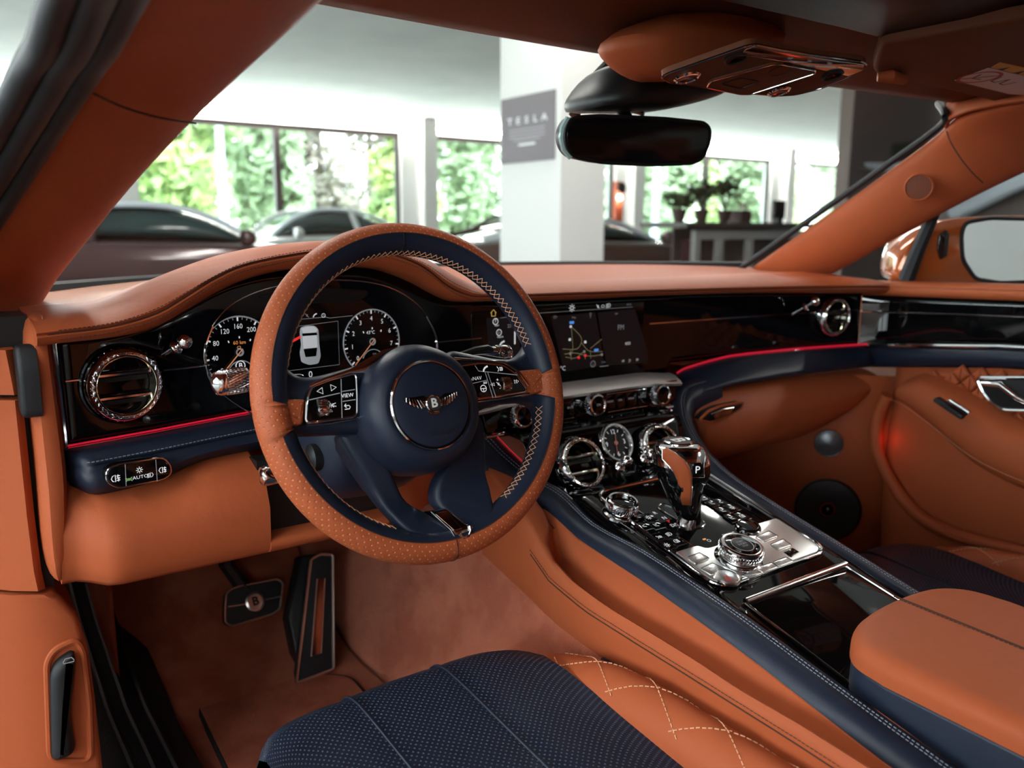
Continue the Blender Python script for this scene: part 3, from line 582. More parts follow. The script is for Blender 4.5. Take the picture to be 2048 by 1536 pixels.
# ------------------------------------------------------------------ air vents
def vent(px_, py_, fr, R, lab, ridges=True):
    t = thing('air_vent', fr.o, lab, 'air vent', 'round bullseye air vents')
    mk('surround', lathe([(R*1.125, .0005), (R*1.12, .004), (R*1.08, .005), (R*1.02, .001)], fr, 56), 'gloss_black', t)
    mk('chrome_ring', lathe([(R*1.06, .002), (R*1.04, .010), (R*1.0, .0165), (R*.93, .0195), (R*.86, .019), (R*.815, .0165), (R*.81, .004)], fr, 64), 'chrome', t)
    mk('inner_ring', lathe([(R*.815, .0175), (R*.79, .0185), (R*.775, .0165), (R*.775, .002)], fr, 56), 'chrome_gold', t)
    n = 34; gs = []                              # knurled facets laid over the ring
    for k in range(n):
        for s in (-1, 1):
            P = []
            for j in range(5):
                u = j/4; a = 2*math.pi*(k+s*u*1.6)/n; rad = R*(1.045-.19*u); h = .0095+.0105*math.sin(min(1, u*1.25)*math.pi/2)
                P.append(fr.p(rad*math.cos(a), rad*math.sin(a), h))
            gs.append(tube(P, R*.012, 4))
    if ridges: mk('knurling', join(*gs), 'chrome', t)
    mk('throat', lathe([(R*.80, .014), (R*.76, -.02), (R*.5, -.03), (.0005, -.03)], fr, 40), 'matte_black', t)
    for yy in (R*.30, -R*.34):
        hw = math.sqrt((R*.79)**2-yy*yy); sl = mk('slat', box(fr, -hw, hw, yy-.0035, yy+.0035, -.004, .007, .001), 'gloss_black', t)
        mk('slat_edge', line(fr, [(-hw, yy), (hw, yy)], .0021, .0085), 'chrome', sl)
        mk('vane', box(fr, -hw*.98, hw*.98, yy-.009, yy-.0035, -.012, .0015), 'matte_black', sl)
    return t
def facef(x, z): n = Vector((.23*x, 1, 0)).normalized(); return Fr((x, yf(x)-.002, z), (1, -.23*x, 0), (0, 0, 1))
vent(0, 0, facef(-.6335, .783), .0385, 'large chrome ringed air vent at the driver end of the dash')
vent(0, 0, facef(.627, .784), .0365, 'small looking air vent at the passenger end of the dash')
SF = Fr((0, .10, .635), (1, 0, 0), (0, .447, .894))   # steep stack face, SF.z points to the driver
vent(0, 0, SF.at(-.078, -.012, .002), .0365, 'left centre air vent beside the steering wheel rim')
vent(0, 0, SF.at(.073, -.013, .002), .0365, 'right centre air vent behind the gear lever')
def plunger(name, base, ball, lab, foot=None):
    base, ball = Vector(base), Vector(ball); t = thing(name, base, lab, 'vent knob', 'chrome organ stop vent knobs'); d = (ball-base).normalized()
    f = Fr(base, d.orthogonal(), d.cross(d.orthogonal())); 
    mk('stem', tube([base-d*.004, ball], .0027, 10), 'chrome_dark', t)
    mk('collar', lathe([(.0028, -.004), (.0070, -.003), (.0078, -.0005), (.0064, .0015), (.0028, .003)], Fr(base+(ball-base)*.60, f.x, f.y), 24), 'chrome', t)
    mk('ball', lathe([(.0085*math.sin(math.pi*k/12)+1e-5, -.0085*math.cos(math.pi*k/12)) for k in range(13)], Fr(ball, f.x, f.y), 24), 'chrome', t)
b0 = FS(331, 708, .236)
plunger('vent_knob', b0, PY(369, 683, .175), 'chrome vent knob beside the large driver air vent')
plunger('vent_knob', FS(1585, 628, .238), PY(1630, 603, .165), 'chrome vent knob left of the passenger air vent')
plunger('vent_knob', SF.p(*SF.px(1223, 948, .0), .0), PY(1253, 922, .045), 'chrome vent knob below the clock')
plunger('vent_knob', SF.p(*SF.px(1274, 928, .0), .0), PY(1302, 909, .055), 'chrome vent knob below the right centre air vent')
# ------------------------------------------------------------------ instrument cluster
IC = Fr((-.385, .2195, .80), (1, .0886, 0), (0, .02, 1))
clu = thing('instrument_cluster', IC.p(0, 0, 0), 'dark digital instrument cluster with two round dials', 'instrument cluster')
rim = IC.pl([(500, 825), (430, 775), (412, 730), (412, 680), (432, 640), (470, 604), (530, 578), (600, 565), (680, 560), (750, 567), (800, 585), (840, 615), (862, 650), (872, 690), (868, 740), (850, 800), (700, 860), (600, 860)])
rp_ = [(p.x, p.y) for p in crom([Vector(q) for q in rim], 4, True)]
mk('cluster_panel', ext(rp_, IC, -.004, .0, .0008), 'screen_black', clu)
mk('bezel', line(IC, rp_, .0011, .0008, True), 'chrome_dark', clu)
mk('bezel_highlight', line(IC, [(p.x, p.y) for p in crom([Vector(q) for q in IC.pl([(436, 790), (413, 735), (411, 690), (424, 652)])], 5)], .0016, .002), 'chrome', clu)
mk('bezel_highlight', line(IC, [(p.x, p.y) for p in crom([Vector(q) for q in IC.pl([(850, 632), (866, 662), (873, 690), (871, 720)])], 5)], .0016, .002), 'chrome', clu)
mk('upper_shade', ext(rpoly(IC.pl([(510, 592), (600, 572), (735, 580), (735, 592), (705, 605), (560, 607)]), .006), IC, 0, .0012, .0006), 'matte_black', clu)
def gauge(cx, cy, R, nums, name, a_nd, lab):
    g = mk(name, lathe([(R*.965, .0012), (R*.985, .0018), (R*1.01, .0012)], IC.at(cx, cy), 64), 'grey_print', clu, label=lab)
    a0, a1 = math.radians(222), math.radians(-42); n = len(nums)
    for i, s in enumerate(nums):
        a = a0+(a1-a0)*i/(n-1); c, q = math.cos(a), math.sin(a)
        mk('tick', ribbon(IC, [(cx+R*.86*c, cy+R*.86*q), (cx+R*.97*c, cy+R*.97*q)], R*.045, .0016), 'white_print', g, smooth=False)
        if s: mk('numeral', text(s, IC, R*.20, cx+R*.70*c, cy+R*.71*q, .0016, sx=.9), 'white_print', g, smooth=False)
        if i < n-1:
            mk('tick', join(*[ribbon(IC, [(cx+R*.90*math.cos(b), cy+R*.90*math.sin(b)), (cx+R*.96*math.cos(b), cy+R*.96*math.sin(b))], R*.022, .0016) for b in [a+(a1-a0)/(n-1)*k/4 for k in (1, 2, 3)]]), 'grey_print', g, smooth=False)
    nd = math.radians(a_nd); mk('needle', ribbon(IC, [(cx-R*.12*math.cos(nd), cy-R*.12*math.sin(nd)), (cx+R*.93*math.cos(nd), cy+R*.93*math.sin(nd))], R*.035, .0034), 'needle', g, smooth=False)
    mk('hub', lathe([(R*.10, .002), (R*.115, .003), (R*.075, .003), (R*.065, .002)], IC.at(cx, cy), 24), 'grey_print', g)
    mk('small_dial', lathe([(R*.36, .0012), (R*.375, .0018), (R*.39, .0012)], IC.at(cx+R*.02, cy-R*.62), 32, a0=.35, a1=2.8), 'grey_print', g)
    for q in (-1, 0, 1): mk('fuel_mark', ribbon(IC, [(cx+R*(.02+.30*q)+R*.02*q, cy+R*(.44-.10*abs(q))), (cx+R*(.02+.30*q), cy+R*(.38-.10*abs(q)))], R*.035, .0016), 'white_print', g, smooth=False)
    return g, R
c1 = IC.px(478, 704); c2 = IC.px(743, 683); RG = .0425
g1_, _ = gauge(c1[0], c1[1], RG, ['0', '40', '80', '120', '160', '200', '240', '280', '320'], 'speed_dial', 226, 'round speed dial with white numerals')
g2_, _ = gauge(c2[0], c2[1], RG, ['0', '1', '2', '3', '4', '5', '6', '7', '8'], 'rev_dial', 226, 'round rev counter with white numerals')
c = IC.px(478, 685); mk('lettering', text('60 km', IC, .0062, c[0], c[1], .0016), 'orange_print', g1_, smooth=False)
icp(IC, 478, 694, .0045, 'car', 'orange_print', g1_, .0016)
c = IC.px(740, 665); mk('lettering', text('43°C', IC, .0062, c[0], c[1], .0016), 'white_print', g2_, smooth=False)
c = IC.px(480, 731); mk('emblem', text('B', IC, .0085, c[0], c[1], .002, bold=.02), 'white_print', g1_, smooth=False); mk('emblem_ring', line(IC, circ(.0055, 20, c[0], c[1]), .0006, .0016, True), 'white_print', g1_)
c = IC.px(748, 707); mk('lettering', text('trip', IC, .004, c[0], c[1], .0016), 'grey_print', g2_, smooth=False)
def cplace(px_, py_): return IC.px(px_, py_)
pc4 = IC.pl([(575, 655), (675, 642), (678, 729), (572, 742)])
mk('screen_outline', ribbon(IC, pc4, .0006, .0012, True), 'grey_print', clu, smooth=False)
mk('menu_line', ribbon(IC, IC.pl([(580, 640), (650, 634), (658, 636), (704, 631)]), .0006, .0014), 'grey_print', clu, smooth=False)
for x_, k in ((598, 'tri'), (614, 'mute'), (630, 'phone'), (647, 'ring')): icp(IC, x_, 631, .0062, k, 'white_print' if k != 'mute' else 'grey_print', clu, .0014)
icp(IC, 647, 631, .0035, 'tri', 'white_print', clu, .0014)
mat('icon_grey', (.42, .43, .45), .4, emit=(.5, .52, .56), es=.16); mat('icon_light', (.6, .6, .62), .4, emit=(.62, .64, .68), es=.25)
def pxpoly(fr, pts, h0, h1, bev=0, r=0): return ext(rpoly(fr.pl(pts), r) if r else fr.pl(pts), fr, h0, h1, bev)
ci = mk('car_graphic', pxpoly(IC, [(600, 655), (612, 651), (628, 651), (636, 658), (638, 690), (641, 712), (636, 727), (618, 730), (602, 724), (599, 705), (602, 690), (599, 668)], .0004, .0014, .0004, .003), 'icon_grey', clu, label='grey car seen from above on the display')
mk('graphic_roof', pxpoly(IC, [(604, 672), (632, 670), (634, 694), (606, 697)], .0014, .0018, 0, .001), 'icon_light', ci, smooth=False)
mk('graphic_bonnet', pxpoly(IC, [(602, 657), (614, 653), (627, 653), (634, 659), (632, 664), (605, 666)], .0014, .0018, 0, .001), 'icon_light', ci, smooth=False)
mk('graphic_rear_glass', pxpoly(IC, [(606, 698), (633, 695), (631, 712), (610, 714)], .0014, .0018, 0, .001), 'screen_black', ci, smooth=False)
mk('graphic_windscreen', pxpoly(IC, [(603, 667), (632, 665), (633, 670), (604, 672)], .0014, .0018, 0, .0006), 'screen_black', ci, smooth=False)
mk('open_door_mark', pxpoly(IC, [(581, 681), (600, 671), (600, 676), (584, 685)], .0006, .0016), 'red_print', ci, smooth=False, label='red open door marker')
c = IC.px(620, 749); mk('numeral', text('0', IC, .0115, c[0], c[1], .0016), 'white_print', clu, smooth=False)
# ------------------------------------------------------------------ centre display, button bar, stack and clock
def disp_f(): return Fr((.03, yf(.03)-.0055, .768), (1, 0, 0), (0, 0, 1))
DF = disp_f()
scr = thing('centre_display', DF.o, 'wide black touch screen showing a map', 'display')
dp = DF.pl([(948, 622), (1280, 602), (1318, 745), (1000, 780)]); dp = [(-.19, .062), (.16, .062), (.186, -.060), (-.19, -.060)]
mk('screen_glass', ext(rpoly(dp, .004), DF, -.004, .0, .001), 'screen_black', scr)
def dt(px_, py_, s, size, m='white_print', al='CENTER'):
    c = DF.px(px_, py_); return mk('lettering', text(s, DF, size, c[0], c[1], .0009, al), m, scr, smooth=False)
mat('tile_dark', (.010, .011, .014), .3, emit=(.04, .045, .055), es=.02)
for q, nm in (([(1101, 633), (1190, 625), (1208, 730), (1128, 743)], 'map_tile'), ([(1195, 625), (1270, 618), (1300, 725), (1213, 730)], 'media_tile'), ([(972, 636), (1030, 634), (1050, 755), (985, 765)], 'menu_tile')): mk(nm, pxpoly(DF, q, 0, .0005, 0, .002), 'tile_dark', scr, smooth=False)
mat('road_line', (.30, .27, .15), .5, emit=(.5, .45, .22), es=.10)
for q in ([(1142, 655), (1145, 695), (1140, 712)], [(1144, 655), (1160, 672), (1162, 685), (1152, 698), (1125, 698)], [(1162, 685), (1178, 702), (1205, 703)], [(1180, 697), (1203, 678)], [(1128, 708), (1150, 706), (1178, 712), (1205, 709)], [(1140, 700), (1142, 720)], [(1130, 714), (1150, 716), (1165, 704)], [(1168, 705), (1170, 718)], [(1180, 700), (1181, 717)]):
    mk('map_road', ribbon(DF, [(p.x, p.y) for p in crom([Vector(v) for v in DF.pl(q)], 4)], .0011, .0008), 'road_line', scr, smooth=False)
for x_, y_, m_ in ((1143, 645, 'blue_print'), (1192, 700, 'blue_print'), (1157, 715, 'red_print'), (1141, 653, 'white_print'), (1139, 679, 'white_print'), (1170, 684, 'white_print'), (1140, 707, 'grey_print'), (1168, 703, 'grey_print'), (1203, 709, 'grey_print'), (1170, 711, 'red_print')):
    mk('map_icon', ext(rpoly([(DF.px(x_, y_)[0]+a*.0022*(2 if m_ == 'blue_print' else 1), DF.px(x_, y_)[1]+b*.0020) for a, b in ((-1, -1), (1, -1), (1, 1), (-1, 1))], .001), DF, 0, .0010), m_, scr, smooth=False)
icp(DF, 1186, 728, .012, 'ring', 'grey_print', scr, .001); icp(DF, 1186, 729, .005, 'tri', 'grey_print', scr, .001)
mk('scale_bar', ribbon(DF, DF.pl([(1199, 733), (1216, 731)]), .0012, .001), 'grey_print', scr, smooth=False)
mk('album_art', pxpoly(DF, [(1222, 640), (1258, 637), (1264, 672), (1228, 675)], 0, .0008), 'tile_dark', scr, smooth=False); dt(1241, 655, 'FM', .012, 'grey_print')
dt(1255, 687, 'KISS', .0065); dt(1147, 635, 'Map', .0048, 'grey_print'); dt(1232, 628, 'FM', .0048, 'grey_print'); dt(1206, 724, '5 km', .0045, 'grey_print'); dt(1257, 609, '10:15', .0048, 'grey_print')
icp(DF, 1246, 722, .006, 'prev', 'white_print', scr, .001); icp(DF, 1260, 721, .006, 'triR', 'white_print', scr, .001); icp(DF, 1275, 719, .006, 'next', 'white_print', scr, .001)
icp(DF, 1111, 634, .008, 'next', 'grey_print', scr, .001); icp(DF, 1181, 631, .008, 'pin', 'grey_print', scr, .001)
icp(DF, 1144, 616, .012, 'sun', 'white_print', scr, .001); icp(DF, 1196, 613, .008, 'mute', 'white_print', scr, .001); icp(DF, 1206, 612, .007, 'car', 'white_print', scr, .001); icp(DF, 1217, 611, .009, 'lamp', 'white_print', scr, .001)
mk('top_rule', ribbon(DF, DF.pl([(1000, 636), (1080, 626), (1265, 614)]), .0006, .0006), 'grey_print', scr, smooth=False)
icp(DF, 987, 626, .012, 'home', 'gold_print', scr, .001); icp(DF, 991, 643, .011, 'ring', 'white_print', scr, .001); icp(DF, 991, 642, .005, 'pin', 'white_print', scr, .001); dt(993, 651, 'NAV', .0038); icp(DF, 998, 665, .011, 'ring', 'white_print', scr, .001); icp(DF, 998, 665, .005, 'triR', 'white_print', scr, .001); dt(1000, 674, 'MEDIA', .0038); icp(DF, 1004, 688, .011, 'phone', 'white_print', scr, .001)
dt(1029, 677, '1', .028); dt(1018, 652, '22', .007, 'grey_print'); dt(1125, 737, '°C', .010); dt(1013, 700, '°', .01)
# satin ledge and the bar of buttons under the display
bar = thing('button_bar', (0, .17, .69), 'chrome framed bar of audio buttons and rotary knobs', 'control panel')
ys = [(.236, .705), (.226, .7085), (.200, .7195), (.188, .7215), (.176, .719), (.164, .712), (.160, .708), (.162, .704), (.2, .70)]
rows = []
for i in range(25):
    x = -.196+.392*i/24; e = sstep(.13, .196, abs(x)); rows.append([Vector((x, y, z-.006*e)) for y, z in ys])
mk('satin_ledge', caps(grid(rows, False, True), 9, 25), 'satin_rough', bar, ang=50)
BF = Fr((0, .163, .6885), (1, 0, 0), (0, .12, 1))
mk('button_face', ext(rpoly([(-.182, -.019), (.182, -.019), (.188, .017), (-.188, .017)], .005), BF, -.02, .0, .001), 'gloss_black', bar)
mk('lower_trim', tube([BF.p(-.186+.372*i/20, -.0225, .002) for i in range(21)], .003, 8), 'chrome', bar)
mk('upper_trim', tube([BF.p(-.186+.372*i/20, .0185, .0015) for i in range(21)], .0014, 6), 'chrome_dark', bar)
for i, (x, s) in enumerate(((-.095, 'NAV'), (-.060, 'PHONE'), (-.036, 'BACK'), (.042, 'RADIO'), (.062, 'CAR'), (.085, 'MEDIA'), (.108, 'SOURCE'))):
    k = mk('button', box(BF, x-.0108, x+.0108, -.0125, .011, 0, .0022, .0006), 'gloss_black', bar); mk('lettering', text(s, BF, .0042, x, .001, .0025), 'grey_print', k, smooth=False)
for q_, r_ in ((((-.11, -.0145), (-.03, -.0145)), .0007), (((.036, -.0145), (.118, -.0145)), .0007), (((.036, .0125), (.118, .0125)), .0006)): mk('chrome_line', line(BF, q_, r_, .002), 'chrome', bar)
def knob(fr, R, h, name, par, face='gloss_black', kn=True):
    k = mk(name, lathe([(R*.75, 0), (R*.8, h*.3), (R*.98, h*.45), (R*1.0, h*.8), (R*.93, h), (R*.8, h*1.02), (R*.74, h*.92)], fr, 40), 'chrome', par)
    mk('knob_face', lathe([(R*.76, h*.93), (.0003, h*.97)], fr, 32), face, k)
    if kn: mk('knurling', join(*[tube([fr.p(R*1.0*math.cos(a), R*1.0*math.sin(a), h*.46), fr.p(R*1.01*math.cos(a+s*.16), R*1.01*math.sin(a+s*.16), h*.8)], R*.025, 4) for a in [2*math.pi*i/30 for i in range(30)] for s in (-1, 1)]), 'chrome', k)
    return k
for x in (-.1335, .0, .1335): kk = knob(BF.at(x, .002), .0165, .024, 'rotary_knob', bar); 
c = BF.at(0, .002); mk('lettering', text('ON', BF, .005, 0, .002, .0245), 'grey_print', bar, smooth=False)
# gloss stack behind the vents and the black gloss console surface
stk = thing('centre_console', (0, -.1, .3), 'gloss black centre console with navy leather rails', 'console')
prof = [(.166, .668), (.150, .664), (.128, .662), (.119, .660), (.115, .655), (.100, .6245), (.085, .6055)] 
prof = [(.170, .672), (.150, .6695), (.126, .668), (.119, .663), (.1125, .652), (.098, .623), (.088, .609), (.078, .602), (.066, .600), (.04, .604), (.03, .6025), (0, .595), (-.06, .580), (-.12, .565), (-.186, .5485), (-.22, .540), (-.30, .520), (-.38, .500), (-.46, .480)]
rows = []
for y, z in prof:
    e = sstep(.02, .15, y); wd = .124+.03*e; row = []
    for k in range(17):
        u = -1+k/8; x = wd*math.copysign(abs(u)**.8, u); d = 0 if abs(x) < .110 else (-.024 if x > 0 else interp([(-.46, .012), (-.277, .013), (-.233, .013), (-.164, .010), (-.095, .001), (-.01, -.016), (.055, -.013)], y))*((abs(x)-.110)/(wd-.110))**1.3*(1-e*.9)
        row.append(Vector((x, y, z+d)))
    rows.append(row)
mk('gloss_panel', grid(rows), 'gloss_black', stk, ang=50, solid=.003)
for s in (-1, 1):
    r_ = LG[s]; mk('console_rail', caps(grid(r_, False, True), 10, len(r_)), 'navy', stk, ang=70)
    mk('rail_trim', tube([q[1]+(q[2]-q[1])*.35+Vector((-.0015*s, 0, 0)) for q in r_[10 if s > 0 else 22:]], .0011, 6), 'chrome', stk)
    for k in (3, 5): mk('stitching', stitches([q[k]+(Vector((0, 0, .0005))) + (q[k]-q[4])*.45 for q in r_[8:]], .0044, .0028, .0005), 'navy_stitch', stk)
    mk('ambient_strip', tube([q[1]+Vector((-.002*s, -.002, .003)) for q in r_[9:20]], .0008, 6), 'red_glow', stk)
CK = SF.at(-.002, .008, .0015)
clk = thing('clock', CK.o, 'small round chrome clock between the centre vents', 'clock')
mk('bezel', lathe([(.029, .0), (.029, .008), (.0275, .0105), (.025, .0105), (.0235, .008), (.0235, .004)], CK, 48), 'chrome', clk)
mk('dial_face', lathe([(.0245, .0045), (.0003, .0045)], CK, 40), 'matte_black', clk)
for s, a in (('12', 90), ('3', 0), ('6', -90), ('9', 180)): mk('numeral', text(s, CK, .0095, .0165*math.cos(math.radians(a)), .0165*math.sin(math.radians(a)), .005), 'white_print', clk, smooth=False)
for i in range(12):
    if i % 3: mk('tick', ribbon(CK, [(.017*math.cos(i*math.pi/6), .017*math.sin(i*math.pi/6)), (.021*math.cos(i*math.pi/6), .021*math.sin(i*math.pi/6))], .001, .005), 'white_print', clk, smooth=False)
mat('hand_pink', (.75, .25, .22), .4)
for a, L_, w_ in ((76, .013, .0016), (-100, .018, .0012)): mk('clock_hand', ribbon(CK, [(-.004*math.cos(math.radians(a)), -.004*math.sin(math.radians(a))), (L_*math.cos(math.radians(a)), L_*math.sin(math.radians(a)))], w_, .0056), 'hand_pink', clk, smooth=False)
mk('hand_hub', lathe([(.003, .005), (.003, .0065), (.0002, .0068)], CK, 16), 'hand_pink', clk)
# ================================================================== steering wheel
TAU = .32; W = Fr((-.383, -.02, .783), (1, 0, 0), (0, math.sin(TAU), math.cos(TAU)))   # W.z points at the driver
SW = thing('steering_wheel', W.o, 'tan and navy leather steering wheel', 'steering wheel')
R0, r0 = .162, .017; rad = math.radians
def rimp(phi, th, k=1.0):
    rr = R0+r0*k*math.cos(th); return W.p(rr*math.cos(phi), rr*math.sin(phi), r0*1.05*k*math.sin(th))
def seam_th(phi):                                # where tan meets navy round the section
    c, s = math.cos(phi), math.sin(phi)
    return rad(90+8*c-6*s+(12*max(0, -s)))
def flare(phi):                                  # extra inward tan at the thumb grips
    d = abs((phi-rad(184.6)+math.pi) % (2*math.pi)-math.pi); e = abs((phi-rad(-4.5)+math.pi) % (2*math.pi)-math.pi)
    return max(1-sstep(rad(3), rad(6), d), 1-sstep(rad(3), rad(6), e))
N = 240; rows_t, rows_n = [], []
for i in range(N+1):
    ph = 2*math.pi*i/N; ts = seam_th(ph); ts2 = ts+(rad(200)-ts)*flare(ph)
    rows_t.append([rimp(ph, rad(-95)+(ts2-rad(-95))*j/16) for j in range(17)])
    rows_n.append([rimp(ph, ts2+(rad(268)-ts2)*j/14, 1.0 if 0 < j < 14 else .985) for j in range(15)])
mk('rim_grip', grid(rows_t, uv=griduv(rows_t)), 'tan_perf', SW, label='perforated tan outer rim')
mk('rim_cover', grid(rows_n), 'navy', SW, label='smooth navy inner rim')
mk('rim_seam', tube([rimp(2*math.pi*i/N, seam_th(2*math.pi*i/N), 1.0) for i in range(N) if flare(2*math.pi*i/N) < .1 and rad(4) < 2*math.pi*i/N < rad(177)], .0006, 5), 'seam', SW)
mk('rim_seam', tube([rimp(2*math.pi*i/N, seam_th(2*math.pi*i/N), 1.0) for i in range(N) if rad(192) < 2*math.pi*i/N < rad(348)], .0006, 5), 'seam', SW)
for ph, a, b in ((90, 82, 178), (270, -60, 106)):
    mk('rim_joint', tube([rimp(rad(ph)+.0012*math.sin(j), rad(a+(b-a)*j/12), 1.012) for j in range(13)], .0007, 5), 'matte_black' if ph == 90 else 'seam', SW)
def zig(a0, a1, n):                              # cross stitching round the inner rim
    out = []
    for i in range(n):
        p0, p1 = a0+(a1-a0)*i/n, a0+(a1-a0)*(i+1)/n
        for (u, v) in ((150, 182), (182, 150)):
            out.append(tube([rimp(p0, rad(u), 1.02), rimp((p0+p1)/2, rad((u+v)/2), 1.045), rimp(p1, rad(v), 1.02)], .00042, 4))
    return join(*out)
for a0, a1 in ((14, 166), (196, 246), (300, 346)): mk('cross_stitching', zig(rad(a0), rad(a1), int((a1-a0)/2.6)), 'tan_stitch', SW, smooth=False, kind='stuff')
# spokes
def wext(pts, h0, h1, bev, rr=.006, hp=None, seg=4): return ext(rpoly(W.pl(pts, h1 if hp is None else hp), rr, 5), W, h0, h1, bev, seg)
def tiltext(pts, bev, th, rr, hf):               # plate whose height follows hf(x, y) in wheel coordinates
    P = ccw(rpoly(W.pl(pts, .0), rr, 5)); rows = [[W.p(p.x, p.y, hf(p.x, p.y)-th) for p in P]]
    for q in range(6):
        a = math.pi/2*q/5; I = inset(P, bev*(1-math.cos(a))); rows.append([W.p(p[0], p[1], hf(p[0], p[1])-bev+bev*math.sin(a)) for p in I])
    v, f = grid(rows, False, True); k = len(P); T_ = tessellate_polygon([[Vector((p[0], p[1], 0)) for p in I]]); f += [tuple(6*k+i for i in t_) for t_ in T_]+[tuple(t_) for t_ in T_]; return v, f
hfl = lambda x, y: -.002+.010*(1-sstep(.04, .13, math.hypot(x+.013, y+.018)))
SPL = [(563, 690), (580, 735), (606, 752), (640, 750), (700, 735), (755, 715), (800, 690), (830, 760), (775, 850), (735, 868), (690, 866), (640, 868), (606, 868), (590, 880), (566, 905), (548, 860), (545, 780), (550, 730)]
SPR = [(900, 698), (1000, 715), (1036, 716), (1060, 700), (1078, 660), (1098, 700), (1112, 760), (1112, 830), (1090, 850), (1084, 812), (1060, 800), (1000, 806), (955, 824), (915, 850), (870, 760)]
mk('spoke', tiltext(SPL, .010, .022, .010, hfl), 'navy', SW, label='left navy spoke carrying switches', ang=60)
mk('spoke', tiltext(SPR, .010, .022, .010, hfl), 'navy', SW, label='right navy spoke carrying switches', ang=60)
for pts, nm in (([(536, 802), (565, 798), (612, 798), (606, 850), (575, 850), (542, 849)], 'left'), ([(1034, 742), (1070, 738), (1096, 733), (1104, 780), (1070, 787), (1052, 792)], 'right')):
    P = W.pl(pts, .008); g = ext(rpoly(P, .004), W, -.006, .0098, .004, 4); mk('thumb_grip', (g[0], g[1], [((v-W.o).dot(W.x), (v-W.o).dot(W.y)) for v in g[0]]), 'tan_perf', SW, label=nm+' perforated tan thumb grip')
hl = lambda x, y: -.010+.010*(1-sstep(.03, .11, math.hypot(x+.013, y+.018)))+.020*sstep(.112, .150, math.hypot(x, y))
LGL = [(682, 866), (700, 900), (740, 962), (775, 1020), (802, 1062), (838, 1092), (880, 1100), (912, 1100), (906, 1062), (878, 1040), (855, 1022), (822, 1002), (800, 960), (775, 905), (752, 845)]
LGR = [(938, 838), (905, 925), (884, 955), (878, 985), (884, 1012), (900, 1028), (925, 1085), (945, 1088), (972, 1062), (984, 1035), (985, 960), (984, 880), (980, 840), (960, 815)]
for P, nm in ((LGL, 'left'), (LGR, 'right')): mk('lower_spoke', tiltext(P, .008, .018, .010, hl), 'navy', SW, label=nm+' navy leg of the lower spoke', ang=60)
mk('spoke_web', tiltext([(700, 880), (740, 868), (770, 905), (800, 965), (770, 985), (735, 935)], .004, .03, .008, lambda x, y: -.016), 'navy', SW)
# hub
H = W.at(-.0135, -.020)
hp_ = [(.062, -.045), (.066, -.03), (.0675, -.008), (.0672, .006), (.0655, .017), (.062, .0265), (.0570, .0335), (.051, .0375), (.0465, .0388), (.0450, .0372), (.0440, .036)]
mk('airbag_housing', lathe(hp_, H, 72), 'navy', SW, ang=70)
mk('hub_ring', lathe([(.0455, .0365), (.0455, .0392), (.0443, .0405), (.0430, .0402), (.0426, .0375)], H, 72), 'chrome_dark', SW, label='thin chrome ring on the hub')
mk('hub_cap', lathe([(.0430, .0375), (.0418, .0398), (.038, .0412), (.028, .0422), (.014, .0428), (.0003, .043)], H, 64), 'navy', SW)
mk('hub_seam', tube([H.p(.0455*math.cos(a)+0, .0455*math.sin(a), .0392) for a in [0]]+[H.p(r*math.cos(rad(-78)), r*math.sin(rad(-78)), h+.0004) for r, h in ((.0465, .0388), (.052, .0375), (.0595, .0335), (.0655, .0265))][0:0] or [H.p(r*math.cos(rad(-78)), r*math.sin(rad(-78)), h+.0004) for r, h in ((.0465, .0388), (.052, .0375), (.0595, .0335), (.0655, .0265))], .0006, 5), 'matte_black', SW)
mat('navy_emboss_shade', (.008, .011, .022), .5)  # darker navy stands in for the shading of the embossed letters
BH = .0432; c = W.px(893, 861, BH); mk('lettering', text('AIRBAG', W, .0098, c[0], c[1], BH-.0008, sx=1.05), 'navy_emboss_shade', SW, smooth=False)
# winged badge
bc = W.px(866.5, 807, BH)
B = W.at(bc[0], bc[1], BH)
bd = mk('badge_disc', lathe([(.0088, -.002), (.0088, .0012), (.0080, .002), (.0072, .0018), (.0068, .0012), (.0003, .0012)], B, 32), 'chrome_dark', SW, label='winged B badge')
mk('badge_face', lathe([(.0072, .0019), (.0003, .0021)], B, 28), 'black_print', bd)
mk('badge_letter', text('B', B, .0125, 0, 0, .0024, bold=.03, sx=1.05), 'badge_white', bd, smooth=False)
mat('badge_brown', (.30, .20, .15), .18, metal=1)
for nm, pts in (('left', [(806, 796), (825, 795), (846, 791), (854, 797), (852, 812), (843, 818), (828, 814), (815, 808)]), ('right', [(880, 795), (888, 787), (902, 785), (916, 783), (912, 793), (904, 803), (894, 810), (883, 813)])):
    P = W.pl(pts, BH); wg = mk('wing', ext(rpoly(P, .001, 2), W, BH-.002, BH+.0010, .0006, 2), 'badge_brown', bd, label=nm+' wing of the badge')
    s = -1 if nm == 'left' else 1; tip = Vector(W.px(*((806, 796) if s < 0 else (916, 783)), BH)); o = Vector(bc)
    for k in range(7):
        e = Vector(W.px(*([(812, 805), (820, 810), (828, 814), (836, 817), (843, 818), (849, 815), (852, 806)][k] if s < 0 else [(913, 791), (909, 797), (904, 803), (899, 807), (894, 810), (888, 812), (884, 812)][k]), BH))
        st = o+Vector((s*.009, .003)) + (tip-o)*(.62-.09*k); mk('feather', line(W, [tuple(st), tuple(e)], .00035, BH+.0011), 'chrome', wg)
P = W.pl([(856, 819), (878, 819), (880, 825), (874, 829), (862, 829), (856, 825)], BH); mk('badge_tail', ext(rpoly(P, .001, 2), W, BH-.002, BH+.001, .0006, 2), 'badge_brown', bd)
